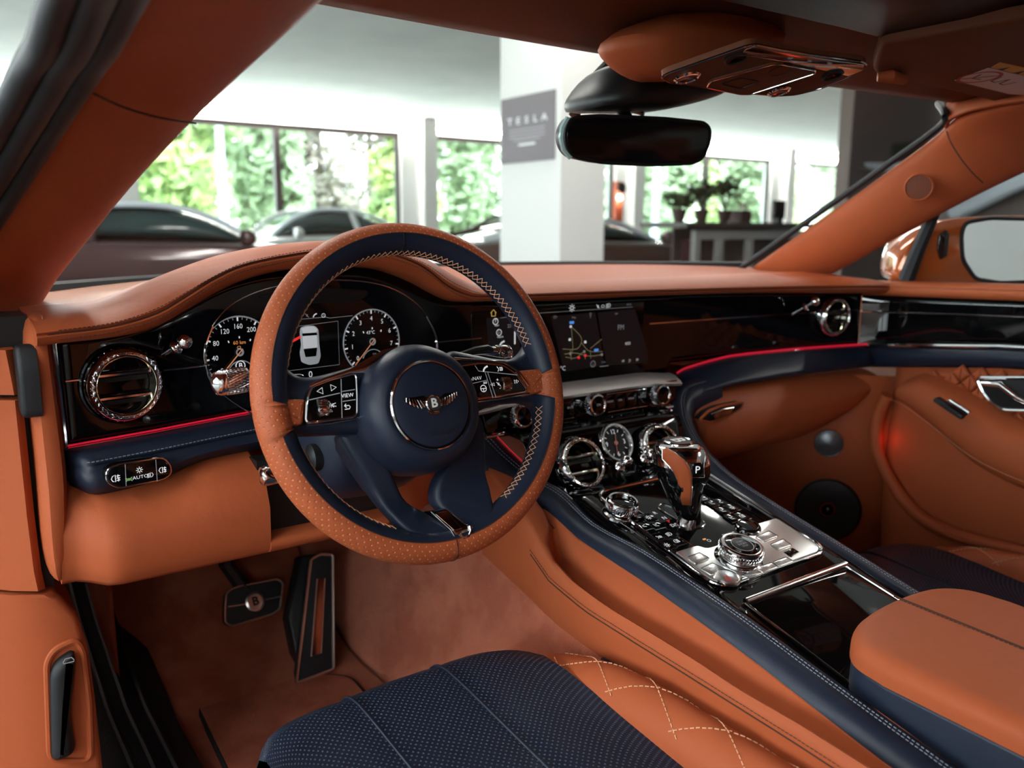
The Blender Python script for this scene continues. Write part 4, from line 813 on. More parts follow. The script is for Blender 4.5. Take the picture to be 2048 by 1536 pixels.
# switch pads
def pad(side, pts, btns, lines):
    P = rpoly(W.pl(pts, .012), .005, 5); p = mk('switch_pad', ext(P, W, -.002, .0135, .0012), 'gloss_black', SW, label=side+' gloss black switch pad')
    mk('pad_rim', line(W, P, .0013, .0125, True), 'chrome', p)
    for q in lines: mk('button_gap', ribbon(W, W.pl(q, .0137), .0008, .0138), 'grey_print' if len(q) == 2 else 'grey_print', p, smooth=False)
    return p
pl_ = pad('left', [(611, 846), (613, 803), (622, 775), (660, 760), (711, 747), (713, 790), (713, 832), (660, 840)], [], [[(682, 758), (684, 836)], [(618, 800), (680, 786)], [(684, 783), (710, 779)], [(685, 803), (711, 799)]])
pr_ = pad('right', [(917, 733), (960, 727), (1005, 731), (1030, 748), (1052, 778), (1049, 784), (1000, 792), (952, 798), (935, 768)], [], [[(950, 731), (957, 742), (1035, 750)], [(940, 768), (975, 760)], [(975, 744), (992, 795)], [(970, 744), (986, 796)]])
HP = .0139
for x_, y_, s, k, p in ((640, 782, .0075, 'triL', pl_), (667, 775, .0075, 'triR', pl_), (695, 815, .0075, 'back', pl_), (658, 805, .0035, 'tri', pl_), (662, 821, .0035, 'tri', pl_), (668, 810, .006, 'hook', pl_), (971, 738, .008, 'phone', pr_), (999, 738, .0085, 'voice', pr_), (967, 777, .0095, 'wheel', pr_), (985, 769, .006, 'prev', pr_), (1033, 763, .007, 'next', pr_), (997, 768, .006, 'mute', pr_)): icp(W, x_, y_, s, k, 'white_print', p, HP)
for x_, y_, s, z_, p in ((695, 791, 'VIEW', .0054, pl_), (660, 812, 'OK', .0058, pl_), (953, 757, '‹NAV', .0056, pr_), (995, 760, '+', .006, pr_), (1000, 776, '-', .006, pr_)):
    c = W.px(x_, y_, HP); mk('lettering', text(s, W, z_, c[0], c[1], HP), 'white_print', p, smooth=False)
for x_, y_, m_, p in ((646, 815, 'chrome', pl_), (1013, 768, 'copper_trim', pr_)):
    c = W.px(x_, y_, .014); f = Fr(W.p(c[0], c[1], .0095), W.z, W.y); rl = mk('scroll_roller', lathe([(.0060, -.0055), (.0085, -.005), (.0090, 0), (.0085, .005), (.0060, .0055)], f, 32), m_, p)
    mk('knurling', join(*[tube([f.p(.0088*math.cos(a), .0088*math.sin(a), -.005), f.p(.0092*math.cos(a+s*.25), .0092*math.sin(a+s*.25), .005)], .0003, 4) for a in [2*math.pi*i/22 for i in range(22)] for s in (-1, 1)]), 'chrome', rl, kind='stuff')
mk('pad_trim', tube([W.p(*W.px(x_, y_, .008), .010) for x_, y_ in ((612, 850), (660, 846), (712, 836), (722, 838))], .0016, 8), 'chrome', SW, label='chrome strip below the left pad')
mk('pad_trim', tube([W.p(*W.px(x_, y_, .014), .014) for x_, y_ in ((618, 772), (650, 758), (700, 742), (728, 735), (752, 722), (775, 706), (796, 698))], [.0013, .0015, .0018, .0055, .0062, .0045, .002], 8, flat=.4, up=tuple(W.z)), 'chrome', SW, label='flared chrome strip above the left pad')
mk('pad_trim', tube([W.p(*W.px(x_, y_, .008), .010) for x_, y_ in ((952, 803), (1000, 797), (1056, 787))], .0015, 8), 'chrome_dark', SW, label='chrome strip below the right pad')
mk('pad_trim', tube([W.p(*W.px(x_, y_, .008), .0105) for x_, y_ in ((905, 718), (960, 722), (1005, 726), (1034, 744), (1054, 772))], .0015, 8), 'chrome_dark', SW, label='chrome strip above the right pad')
# chrome clasp at the foot of the wheel
cl = mk('clasp', tiltext([(860, 1022), (893, 1017), (918, 1048), (933, 1053), (937, 1080), (908, 1097), (893, 1066)], .0025, .016, .002, lambda x, y: hl(x, y)+.005), 'chrome_dark', SW, label='chrome clasp joining spoke and rim')
mk('clasp_inlay', tiltext([(866, 1028), (891, 1025), (908, 1058), (893, 1062)], .0006, .004, .001, lambda x, y: hl(x, y)+.0066), 'copper_trim', cl)
mk('clasp_ridge', tube([W.p(*W.px(x_, y_, .0), hl(*W.px(x_, y_, .0))+.006) for x_, y_ in ((903, 1068), (912, 1078), (922, 1074), (926, 1062), (924, 1052))], .0016, 8), 'chrome', cl)
mk('clasp_edge', tube([W.p(*W.px(x_, y_, .0), hl(*W.px(x_, y_, .0))+.0052) for x_, y_ in ((861, 1023), (888, 1060), (906, 1094))], .0009, 6), 'chrome', cl)
# ------------------------------------------------------------------ steering column and stalks
col = thing('steering_column', (-.385, .12, .70), 'navy steering column shroud behind the wheel', 'steering column')
def ring_(y, cx, cz, wx, hz, n=28, pw=3.2):
    return [Vector((cx+wx*abs(math.cos(a))**(2/pw)*(1 if math.cos(a) > 0 else -1), y, cz+hz*abs(math.sin(a))**(2/pw)*(1 if math.sin(a) > 0 else -1))) for a in [2*math.pi*i/n for i in range(n)]]
rows = [ring_(.018, -.40, .735, .05, .035), ring_(.03, -.40, .722, .064, .050), ring_(.07, -.402, .708, .072, .060), ring_(.12, -.404, .700, .075, .064), ring_(.19, -.404, .695, .075, .064)]
mk('shroud', caps(grid(rows, False, True), 28, len(rows)), 'navy', col, ang=60)
mk('shroud_collar', lathe([(.050, 0), (.055, .004), (.055, .012), (.05, .016)], Fr((-.39, .02, .757), (1, 0, 0), (0, .31, .95)), 40), 'matte_black', col)
kb = PY(628, 915, .06); f = Fr(kb, (0, 1, 0), (0, 0, 1))
mk('adjust_switch', lathe([(.016, .02), (.015, -.004), (.009, -.008), (.001, -.008)], Fr(kb, (0, 1, 0), (0, 0, 1)), 24), 'matte_black', col)
# left stalk with knurled end
p0, p1 = PY(440, 766, .045), PY(500, 757, .045); ax = (p0-p1).normalized()
f = Fr(p1, ax.orthogonal(), ax.cross(ax.orthogonal()))
if f.z.dot(ax) < 0: f = Fr(p1, f.y, f.x)
L = (p0-p1).length
ls = thing('indicator_stalk', p1, 'chrome indicator stalk with knurled end left of the wheel', 'stalk')
mk('arm', tube([Vector((-.43, .06, .752)), p1+Vector((.03, .004, -.012)), p1, p1+ax*.008], [.008, .0085, .009, .010], 14), 'chrome', ls)
mk('knurled_sleeve', lathe([(.009, .002), (.0120, .003), (.0126, .006), (.0126, .024), (.0122, .027)], f, 40), 'chrome', ls)
mk('knurling', join(*[tube([f.p(.0126*math.cos(a), .0126*math.sin(a), .005), f.p(.0129*math.cos(a+s*.27), .0129*math.sin(a+s*.27), .015), f.p(.0126*math.cos(a+s*.54), .0126*math.sin(a+s*.54), .025)], .0004, 4) for a in [2*math.pi*i/32 for i in range(32)] for s in (-1, 1)]), 'chrome_dark', ls, kind='stuff')
mk('end_cap', lathe([(.0124, .026), (.0127, .030), (.0110, .034), (.0102, .0325), (.0094, .0345), (.005, .0375), (.0003, .0385)], f, 36), 'chrome', ls)
# cruise stalk
q0 = PY(541, 950, .05); f = Fr(q0, (.25, 1, 0), (0, 0, 1))
cs = thing('cruise_stalk', q0, 'short chrome tipped stalk below the indicator stalk', 'stalk')
mk('arm', tube([Vector((-.45, .06, .705)), q0+Vector((.012, .003, 0))], [.008, .007], 12), 'matte_black', cs)
ft = Fr(q0+Vector((-.006, -.002, 0)), (.25, -1, 0), (0, 0, 1)); ft = Fr(q0+Vector((-.006, 0, 0)), (0, -1, 0), (0, 0, 1))
mk('tip', lathe([(.007, -.016), (.0105, -.012), (.0108, 0), (.0095, .0035), (.0075, .003), (.005, .0045), (.0003, .005)], ft, 28), 'chrome', cs)
# right stalk
a, b = PY(905, 717, .045), PY(1018, 700, .045); ax = (b-a).normalized(); f = Fr(a, (0, 0, 1), ax.cross(Vector((0, 0, 1))))
if f.z.dot(ax) < 0: f = Fr(a, f.y, f.x)
L = (b-a).length; rs = thing('wiper_stalk', a, 'chrome wiper stalk with knurled end right of the hub', 'stalk')
mk('arm', lathe([(.004, 0), (.006, L*.1), (.0085, L*.4), (.0095, L*.68), (.0095, L*.74)], f, 24), 'chrome', rs)
mk('collar', lathe([(.0098, L*.735), (.0108, L*.74), (.0108, L*.76), (.0098, L*.765)], f, 24), 'chrome_gold', rs)
mk('knurled_end', lathe([(.0098, L*.765), (.0104, L*.78), (.0104, L*.97), (.0085, L), (.0003, L)], f, 28), 'chrome_dark', rs)
mk('knurling', join(*[tube([f.p(.0104*math.cos(a_), .0104*math.sin(a_), L*.78), f.p(.0106*math.cos(a_+s*.6), .0106*math.sin(a_+s*.6), L*.96)], .0004, 4) for a_ in [2*math.pi*i/24 for i in range(24)] for s in (-1, 1)]), 'chrome', rs, kind='stuff')
mk('grip_pad', tube([PY(x_, y_, .036) for x_, y_ in ((912, 712), (950, 700), (975, 696), (985, 700))], [.003, .004, .004, .003], 8), 'matte_black', rs)
# shift paddles
for nm, pts in (('left', [(574, 756), (592, 748), (604, 750), (608, 758), (600, 766), (580, 768)]), ('right', [(930, 716), (960, 708), (1010, 716), (1000, 726)])):
    P = [(lambda q: (q.x, q.z))(PY(x_, y_, .022)) for x_, y_ in pts]; pfm = Fr((0, .022, 0), (1, 0, 0), (0, 0, 1))
    pd = mk('shift_paddle', ext(rpoly(P, .004), pfm, -.004, .003, .0015), 'matte_black', SW, label=nm+' shift paddle behind the spoke')
    if nm == 'left': mk('paddle_edge', line(pfm, [(p.x, p.y) for p in rpoly(P, .004)][6:22], .0008, .003), 'chrome', pd)
# ================================================================== centre console controls
CF = Fr((0, 0, .595), (1, 0, 0), (0, .970, .2425))
gp = rpoly([(-.101, .031), (.101, .031), (.101, -.193), (-.101, -.193)], .024, 7)
cp = thing('gear_console', CF.o, 'gear selector panel with chrome rim and rows of buttons', 'control panel')
mk('panel_base', ext(gp, CF, -.004, .0035, .001), 'gloss_black', cp)
mk('panel_rim', line(CF, gp, .0022, .004, True, 8), 'chrome', cp)
sat = rpoly([(-.097, -.118), (-.060, -.118), (-.052, -.128), (.045, -.128), (.052, -.112), (.097, -.112), (.097, -.189), (-.097, -.189)], [.003, .003, .006, .006, .003, .003, .02, .02], 6)
mk('satin_plate', ext(sat, CF, .0, .0050, .0008), 'satin', cp)
HB = .0050
def cbtn(pts, m, h1, par, bev=.0007, rr=.0015, name='button'): return mk(name, ext(rpoly(CF.pl(pts, h1), rr, 3), CF, .001, h1, bev, 2), m, par)
SB = [([(1376, 1114), (1399, 1105), (1419, 1116), (1391, 1127)], 'car'), ([(1402, 1137), (1425, 1126), (1449, 1137), (1422, 1149)], 'car'), ([(1483, 1151), (1510, 1137), (1525, 1146), (1500, 1156)], 'seat'), ([(1512, 1136), (1543, 1125), (1556, 1134), (1527, 1145)], 'seat'), ([(1546, 1124), (1572, 1114), (1587, 1122), (1560, 1133)], 'voice'), ([(1512, 1073), (1538, 1062), (1556, 1072), (1530, 1082)], 'next'), ([(1541, 1089), (1566, 1078), (1583, 1090), (1557, 1100)], 'hook')]
for pts, k in SB:
    b_ = cbtn(pts, 'satin', .0066, cp); mk('button_gap', line(CF, rpoly(CF.pl(pts, .0052), .0015, 3), .0007, .0051, True, 5), 'matte_black', b_); cx_, cy_ = sum(p[0] for p in pts)/4, sum(p[1] for p in pts)/4
    icp(CF, cx_, cy_, .010, k, 'grey_print', b_, .0073); icp(CF, cx_-8, cy_-6, .003, 'x', 'black_print', b_, .0073)
cbtn([(1566, 1104), (1585, 1095), (1600, 1104), (1582, 1115)], 'screen_black', .0052, cp, name='button_gap')
hz = CF.px(1454, 1155, .006); hb = mk('hazard_button', lathe([(.0150, .004), (.0155, .007), (.0140, .0085), (.0128, .0075), (.0003, .0088)], CF.at(*hz), 36), 'satin', cp, label='round hazard light button')
icp(CF, 1455, 1155, .010, 'tri', 'red_print', hb, .0092)
# black buttons
BB = [(1275, 1033, 'seat'), (1297, 1035, 'sun'), (1288, 1052, 'hook'), (1312, 1050, 'seat'), (1318, 1074, 'voice'), (1338, 1068, 'lamp'), (1334, 1090, 'sun'), (1353, 1082, 'fog'), (1408, 997, 'car'), (1424, 1006, 'seat'), (1441, 1004, 'hook'), (1446, 1021, 'seat'), (1464, 1015, 'sun'), (1464, 1036, 'seat'), (1484, 1032, 'fog')]
for x_, y_, k in BB:
    c = CF.px(x_, y_, .005); s = .0088; b_ = mk('button', ext(rpoly([(c[0]-s, c[1]-s), (c[0]+s, c[1]-s), (c[0]+s, c[1]+s), (c[0]-s, c[1]+s)], .001, 2), CF, .002, .0056, .0007, 2), 'gloss_black', cp)
    mk('button_edge', line(CF, [(c[0]-s, c[1]-s-.0004), (c[0]+s, c[1]-s-.0004)], .0005, .0050), 'chrome', b_); icp(CF, x_, y_, .0085, k, 'white_print', b_, .0060)
for q in ([(1262, 1012), (1425, 1117)], [(1218, 1030), (1395, 1150)], [(1392, 985), (1530, 1062)], [(1412, 967), (1560, 1060)]): mk('chrome_line', line(CF, CF.pl(q, .004), .0006, .0042), 'chrome', cp)
# gear slot
sl = rpoly(CF.pl([(1313, 1016), (1325, 1006), (1400, 1038), (1411, 1047), (1404, 1056), (1382, 1056)], .004), .008, 5)
mk('gear_slot', ext(sl, CF, .002, .0042), 'matte_black', cp); mk('slot_rim', line(CF, sl, .0012, .0045, True), 'chrome', cp)
for x_, y_, s, m_ in ((1310, 1026, 'R', 'white_print'), (1329, 1036, 'N', 'white_print'), (1338, 1043, 'P', 'red_print'), (1349, 1050, 'D/S', 'white_print')):
    c = CF.px(x_, y_, .0042); mk('lettering', text(s, CF, .0085, c[0], c[1], .0043), m_, cp, smooth=False)
c = CF.px(1410, 1082, .0042); icp(CF, 1418, 1081, .006, 'ring', 'white_print', cp, .0043); c = CF.px(1422, 1100, .0042); mk('lettering', text('SPORT', CF, .006, c[0], c[1], .0043), 'white_print', cp, smooth=False)
c = CF.px(1457, 1068, .0042); mk('lettering', text('CUSTOM', CF, .0055, c[0], c[1], .0043), 'white_print', cp, smooth=False)
c = CF.px(1409, 1078, .0042); mk('indicator_mark', ext([(c[0]-.002, c[1]-.001), (c[0]+.002, c[1]-.001), (c[0]+.002, c[1]+.001), (c[0]-.002, c[1]+.001)], CF, .003, .0044), 'orange_print', cp)
# rotary knobs on the panel
def bigknob(px_, py_, R, h, lab, face, rim='chrome'):
    c = CF.px(px_, py_, h); f = CF.at(c[0], c[1], .003); t = thing('rotary_dial', f.o, lab, 'dial', 'rotary dials on the console')
    mk('skirt', lathe([(R*1.12, .0), (R*1.10, .003), (R*.95, .0045)], f, 48), 'chrome_dark', t)
    mk('ring', lathe([(R*.80, .003), (R*.90, h*.25), (R, h*.45), (R*1.02, h*.78), (R*.98, h*.95), (R*.90, h), (R*.80, h*.98), (R*.76, h*.80)], f, 56), rim, t)
    mk('knurling', join(*[tube([f.p(R*math.cos(a), R*math.sin(a), h*.46), f.p(R*1.025*math.cos(a+s*.12), R*1.025*math.sin(a+s*.12), h*.78)], R*.018, 4) for a in [2*math.pi*i/44 for i in range(44)] for s in (-1, 1)]), rim, t, kind='stuff')
    mk('face', lathe([(R*.77, h*.82), (R*.6, h*.88), (.0003, h*.9)], f, 40), face, t); return t, f
t, f = bigknob(1484, 1092, .0265, .023, 'knurled chrome drive mode dial with a start button', 'gloss_black')
mk('start_button', lathe([(.0135, .0195), (.0130, .0222), (.011, .0228), (.0003, .0230)], f, 32), 'matte_black', t); mk('button_ring', lathe([(.0135, .020), (.0140, .0224), (.0130, .0224)], f, 32), 'chrome', t)
for j, s in enumerate(('START', 'ENGINE', 'STOP')): mk('lettering', text(s, f, .0042, 0, .0045-.0045*j, .0233), 'grey_print', t, smooth=False)
bigknob(1246, 1003, .0205, .022, 'knurled chrome temperature dial at the front left of the gear panel', 'gloss_black')
bigknob(1497, 1052, .0150, .006, 'low dark dial behind the right row of buttons', 'gloss_black', 'gloss_black')
# gear lever
gl = thing('gear_lever', (-.02, -.06, .582), 'chrome and tan leather gear lever with a B on top', 'gear lever')
GY = -.062
sil = [(1048, 1357, 1386), (1036, 1353, 1387), (1020, 1347, 1388), (1002, 1341, 1390), (985, 1336, 1394), (965, 1330, 1401), (945, 1325, 1408), (925, 1323, 1409), (908, 1324, 1407), (896, 1328, 1402), (888, 1335, 1396)]
rows = []
for k, (y_, xl, xr) in enumerate(sil):
    a, b = PY(xl, y_, GY), PY(xr, y_, GY); c = (a+b)/2; w_ = (b-a).length/2*.93; c.z -= .0; lean = .018*(k/10-.5)
    rows.append([c+Vector((w_*math.cos(t_), w_*.95*math.sin(t_)+lean, 0)) for t_ in [2*math.pi*i/32 for i in range(32)]])
mk('lever_body', caps(grid(rows[:9], False, True), 32, 9), 'gloss_black', gl, ang=50)
v = [p for r_ in rows[7:] for p in r_]; mk('lever_head', caps(grid([[q+(q-sum(r_, Vector())/32)*.015 for q in r_] for r_ in rows[7:]], False, True), 32, 4), 'chrome', gl, ang=50)
def lev(px_, py_, off=0):                        # point on the lever skin under a photo pixel
    y_ = py_
    for k in range(len(sil)-1):
        if sil[k][0] >= y_ >= sil[k+1][0]:
            t_ = (sil[k][0]-y_)/(sil[k][0]-sil[k+1][0]); ring = [rows[k][i]*(1-t_)+rows[k+1][i]*t_ for i in range(32)]; break
    else: ring = rows[-1] if y_ < 900 else rows[0]
    c = sum(ring, Vector())/32; rr_ = (ring[0]-ring[16]).length/2; P0 = PY(px_, y_, c.y); d = ray(px_, y_); d.normalize()
    o = CAM-c; o.z = 0; dx = Vector((d.x, d.y, 0)); A_ = dx.dot(dx); B_ = 2*o.dot(dx); C_ = o.dot(o)-(rr_+off)**2; D = B_*B_-4*A_*C_
    s = (-B_-math.sqrt(max(0, D)))/(2*A_); return CAM+d*s
strip = [((1325, 900), (1332, 895)), ((1325, 918), (1352, 906)), ((1338, 932), (1368, 919)), ((1348, 945), (1378, 934)), ((1355, 962), (1383, 950)), ((1359, 985), (1384, 975)), ((1361, 1009), (1382, 1010))]
rw = []
for a, b in strip: rw.append([lev(a[0]+(b[0]-a[0])*j/6, a[1]+(b[1]-a[1])*j/6, .0014) for j in range(7)])
mk('leather_strip', grid(rw), 'tan', gl, solid=.0015, label='tan leather inlay on the lever')
mk('strip_edge', tube([r_[6] for r_ in rw], .0009, 6), 'chrome', gl); mk('strip_edge', tube([r_[0] for r_ in rw], .0009, 6), 'chrome', gl)
q = [[lev(1384+24*j/4, 925+30*i/4, .0012) for j in range(5)] for i in range(5)]; pb = mk('park_window', grid(q), 'screen_black', gl, solid=.001)
mk('window_edge', tube([q[0][4], q[1][4], q[2][4], q[3][4], q[4][4], q[4][3], q[4][2], q[4][1], q[4][0]], .0008, 6), 'chrome', gl)
pm_ = lev(1395, 940, .0022); mk('lettering', text('P', Fr(pm_, RT, (0, 0, 1)), .013, 0, 0, .0006), 'white_print', pb, smooth=False)
tc_ = sum(rows[-1], Vector())/32; TF = Fr(tc_+Vector((0, 0, .001)), (1, 0, 0), (0, .94, .30)); TF = Fr(tc_+Vector((0, 0, .0015)), (.94, .20, 0), (0, 1, .05))
mk('badge_rim', lathe([(.0195, -.003), (.0198, .001), (.0180, .0022), (.0168, .0012)], TF, 40), 'chrome', gl); mk('badge_face', lathe([(.0170, .0012), (.0003, .0016)], TF, 36), 'black_print', gl)
mk('badge_letter', text('B', TF.at(0, 0, 0, -1.9), .026, 0, 0, .0019, bold=.03), 'badge_white', gl, smooth=False)
cr = CF.px(1392, 1045, 0); mk('lever_gaiter', lathe([(.0135, .003), (.0125, .008), (.0105, .016)], CF.at(*CF.px(1371, 1049, .004)), 32), 'chrome_dark', gl)
# lid of the console cubby, edged in chrome
RL_ = thing('console_lid', CF.p(0, -.29, 0), 'gloss black console lid edged in chrome', 'lid')
mk('lid_panel', ext(rpoly([(-.090, -.222), (.090, -.222), (.094, -.42), (-.094, -.42)], .004), CF, -.003, .0035, .0012), 'gloss_black', RL_)
mk('chrome_bar', tube([CF.p(-.092+.184*i/8, -.2235, .0055) for i in range(9)], .0042, 10), 'chrome', RL_)
for s in (-1, 1): mk('lid_edge', tube([CF.p(s*(.0925+.003*i/6), -.224-.20*i/6, .0035) for i in range(7)], .0018, 8), 'chrome', RL_)
# ------------------------------------------------------------------ armrest
ar = thing('armrest', (0, -.56, .45), 'tan topped centre armrest with navy sides', 'armrest')
AF = Fr((0, -.34, .566), (1, 0, 0), (0, 1, .03))
ol = [(-.117, -.60), (-.1175, -.06), (-.108, -.022), (-.075, .002), (-.03, .012), (.03, .014), (.078, .006), (.108, -.02), (.1175, -.06), (.117, -.60)]
op = [(p.x, p.y) for p in crom([Vector(q) for q in ol[1:-1]], 5)]; op = [ol[0]]+op+[ol[-1]]
mk('pad', ext(op, AF, -.026, .0, .016, 6), 'tan', ar, ang=70); mk('base', ext(inset(ccw(op), .002), AF, -.10, -.0265, .004), 'navy', ar, ang=70)
mk('seam_line', line(AF, [(.012, .012), (.014, -.3), (.016, -.58)], .0012, .0003), 'seam', ar); mk('stitching', stitches([AF.p(.009, .008, .0004), AF.p(.011, -.3, .0004), AF.p(.013, -.58, .0004)], .0044, .003, .0004), 'dark_stitch', ar)
mk('mounting', bxw(-.10, .10, -.92, -.36, .26, .468), 'navy', ar)
# ================================================================== car body round the cabin
def loft(rows, closed=True): return caps(grid(rows, False, closed), len(rows[0]), len(rows))
V_ = Vector
# driver side roof pillar, seen from the open door
ap = thing('roof_pillar_trim', (-.70, .25, .60), 'tan driver side windscreen pillar trim', 'pillar trim')
ST = [((-.705, .335, .74), (-.83, .205, .70)), ((-.700, .345, .80), (-.815, .20, .78)), ((-.672, .40, .862), (-.79, .215, .865)), ((-.645, .28, .918), tuple(PY(-70, 560, .19))), ((-.621, .15, .977), tuple(PY(40, 400, .10))), (tuple(PY(345, 300, .075)), tuple(PY(110, 295, .02))), (tuple(PY(430, 213, 0)), tuple(PY(183, 185, -.08))), (tuple(PY(500, 150, -.05)), tuple(PY(215, 135, -.12))), (tuple(PY(575, 85, -.10)), tuple(PY(250, 85, -.17))), (tuple(PY(680, -10, -.20)), tuple(PY(310, -20, -.25))), (tuple(PY(820, -140, -.32)), tuple(PY(400, -160, -.36)))]
rows = []; OUT = []
for I, O in ST:
    I, O = V_(I), V_(O); w_ = O-I; n = (CAM-(I+O)/2).normalized(); n = (n-w_.normalized()*n.dot(w_.normalized())).normalized()
    rows.append([I-n*.05-w_*.02, I-n*.018-w_*.0, I+w_*.06+n*.001, I+w_*.25+n*.014, I+w_*.5+n*.018, I+w_*.75+n*.013, I+w_*.95+n*.001, O-n*.012, O-n*.05])
    OUT.append((O, w_.normalized(), n))
mk('pillar_cover', loft(rows), 'tan', ap, sub=1, ang=80)
mk('cover_joint', tube(crom([CAM+(PY(a, b, c)-CAM)*k for a, b, c, k in ((186, 187, -.076, .982), (240, 212, -.062, .970), (300, 231, -.042, .967), (350, 241, -.025, .972), (392, 246, -.008, .985))], 5), .0009, 5), 'seam', ap)
for k, (off, rr_, m_) in enumerate(((.010, .010, 'rubber'), (.028, .012, 'rubber'), (.045, .010, 'rubber'))):
    mk('door_seal', tube(crom([O+w_*(off*(1+.0*i))-n*(.006+.006*k) for i, (O, w_, n) in enumerate(OUT)][1:], 4), rr_, 12), m_, ap)
# door post below the pillar, kick panel and bonnet release
jp = thing('door_post_trim', (-.75, .20, .30), 'tan door post panel left of the dash end', 'post trim')
def post(zs, xo=-.86): return [[V_((xo, .34, z)), V_((xo, .30, z)), V_((-.80, .235, z)), V_((-.755, .187, z)), V_((xi-.008, .170, z)), V_((xi-.001, .174, z)), V_((xi, .185, z)), V_((xi, .26, z))] for z, xi in zs]
mk('upper_panel', loft(post([(.83, -.731), (.80, -.7285), (.785, -.7275)])), 'tan', jp, ang=60)
mk('middle_panel', loft(post([(.7795, -.7275), (.74, -.7275), (.66, -.7275), (.60, -.7265), (.578, -.7245)])), 'tan', jp, ang=60)
z2 = [(.573, -.720), (.565, -.712), (.54, -.697), (.50, -.690), (.44, -.688), (.36, -.687), (.25, -.686)]
mk('kick_panel', loft(post(z2)), 'tan', jp, ang=60)
kf = Fr((-.70, .171, .50), (1, 0, 0), (0, 0, 1))
kr = rpoly(kf.pl([(93, 1325), (108, 1298), (152, 1278), (165, 1300), (178, 1400), (182, 1520), (100, 1520)]), .012)
mk('release_recess', line(kf, kr, .0035, .001, True, 8), 'tan', jp)
mk('recess_floor', ext(kr, kf, -.004, .0008), 'tan', jp)
rel = mk('bonnet_release', ext(rpoly(kf.pl([(98, 1345), (110, 1318), (146, 1295), (150, 1320), (140, 1420), (150, 1500), (102, 1520)]), .010), kf, -.003, .014, .010, 5), 'rubber', jp, label='black bonnet release handle')
icp(kf, 137, 1320, .010, 'car', 'grey_print', rel, .0144)
mk('gap_filler', bxw(-.745, -.715, .195, .26, .55, .86), 'matte_black', jp)
# footwell: floor, toe board, carpet, sill plate
fl = thing('driver_footwell', (-.4, .4, .20), 'rust coloured carpet lining of the driver footwell', 'carpet')
rows = []
for i in range(25):
    x = -.62+.46*i/24; rows.append([V_((x, y, z+.006*math.sin(9*x+5*y)*0)) for y, z in ((-1.0, .235), (-.2, .235), (.1, .236), (.30, .238), (.42, .245), (.52, .275), (.62, .34), (.72, .43), (.80, .53), (.84, .62))])
mk('floor_carpet', grid(rows), 'tan_carpet', fl, sub=1, solid=.01)
rows = []                                        # carpeted tunnel side rising from the floor to the console panel
for i in range(21):
    y = -.7+1.5*i/20; zt_ = interp([(-.9, .355), (-.6, .405), (-.3, .44), (-.095, .458), (-.014, .462), (.071, .483), (.2, .51), (.5, .54), (.84, .60)], y); toe = interp([(-1, .24), (.42, .25), (.62, .34), (.84, .62)], y)
    xt = -.172-.0*y; rows.append([V_((-.262-.02*sstep(.1, .5, y), y, min(toe, zt_))), V_((-.225-.012*sstep(.1, .5, y), y, max(toe, .285)*.6+zt_*.4 if toe < zt_ else zt_)), V_((-.205, y, zt_-.06)), V_((-.189, y, zt_)), V_((-.172, y, zt_+.02))])
mk('tunnel_carpet', grid(rows), 'tan_carpet', fl, sub=1, solid=.006)
mk('side_carpet', grid([[V_((-.62, y, z)) for z in (.23, .4, .62)] for y in (.47, .6, .7, .84)]), 'tan_carpet', fl, solid=.006)
fm = thing('floor_mat', (-.40, .22, .245), 'rust carpet floor mat with dark bound edge beneath the pedals', 'floor mat')
mo_ = [PZ(x_, y_, .252) for x_, y_ in ((395, 1412), (420, 1388), (560, 1345), (650, 1348), (700, 1352), (760, 1420))]
mp = [(p.x, p.y) for p in mo_]+[(-.30, -.25), (-.56, -.25)]
MF = Fr((0, 0, .243), (1, 0, 0), (0, 1, 0)); mpr = rpoly(mp, .02)
mk('mat_pile', ext(mpr, MF, 0, .010, .003), 'tan_carpet', fm); mk('bound_edge', line(MF, mpr, .0042, .006, True, 6), 'rubber', fm)
ds = thing('sill_plate', (-.62, .4, .22), 'black ribbed sill and foot rest on the left of the footwell', 'sill plate')
rows = [[V_((x, y, z)) for x, z in ((-.70, .25), (-.69, .285), (-.66, .292), (-.60, .282), (-.565, .262), (-.555, .235))] for y in (-.9, -.3, .1, .4, .6, .8)]
rows = [[V_((p.x, p.y, p.z+.16*sstep(.45, .85, p.y))) for p in r_] for r_ in rows]
mk('plate', grid(rows), 'rubber_floor', ds, ang=30, solid=.006)
for x, z in ((-.645, .2925), (-.622, .2885), (-.598, .2835)): mk('rib', tube([(x, y, z+.003+.16*sstep(.45, .85, y)) for y in (-.9, -.3, .1, .4, .6, .8)], .004, 6), 'rubber', ds)
# pedals
pb_ = thing('brake_pedal', PY(508, 1205, .50), 'brake pedal with a round B emblem', 'pedal')
BP = Fr(PY(508, 1203, .50), (1, .06, 0), (0, .45, .9)); bp_ = rpoly(BP.pl([(452, 1188), (460, 1180), (480, 1172), (555, 1158), (566, 1166), (560, 1218), (545, 1228), (465, 1252), (450, 1246), (450, 1215)]), .006)
mk('pedal_plate', ext(bp_, BP, -.014, .0, .002), 'rubber', pb_); mk('pedal_rim', line(BP, bp_, .0016, .0002, True), 'satin', pb_)
c = BP.px(510, 1203, .002); mk('emblem_rim', lathe([(.0150, 0), (.0155, .003), (.0120, .0042), (.0110, .003), (.0003, .003)], BP.at(*c), 32), 'satin', pb_); mk('emblem_letter', text('B', BP, .019, c[0], c[1], .0046, bold=.03), 'black_print', pb_, smooth=False)
mk('chrome_bar', join(line(BP, BP.pl([(456, 1213), (490, 1208)]), .0016, .001)), 'satin', pb_); mk('chrome_bar', line(BP, BP.pl([(530, 1199), (563, 1192)]), .0016, .001), 'satin', pb_)
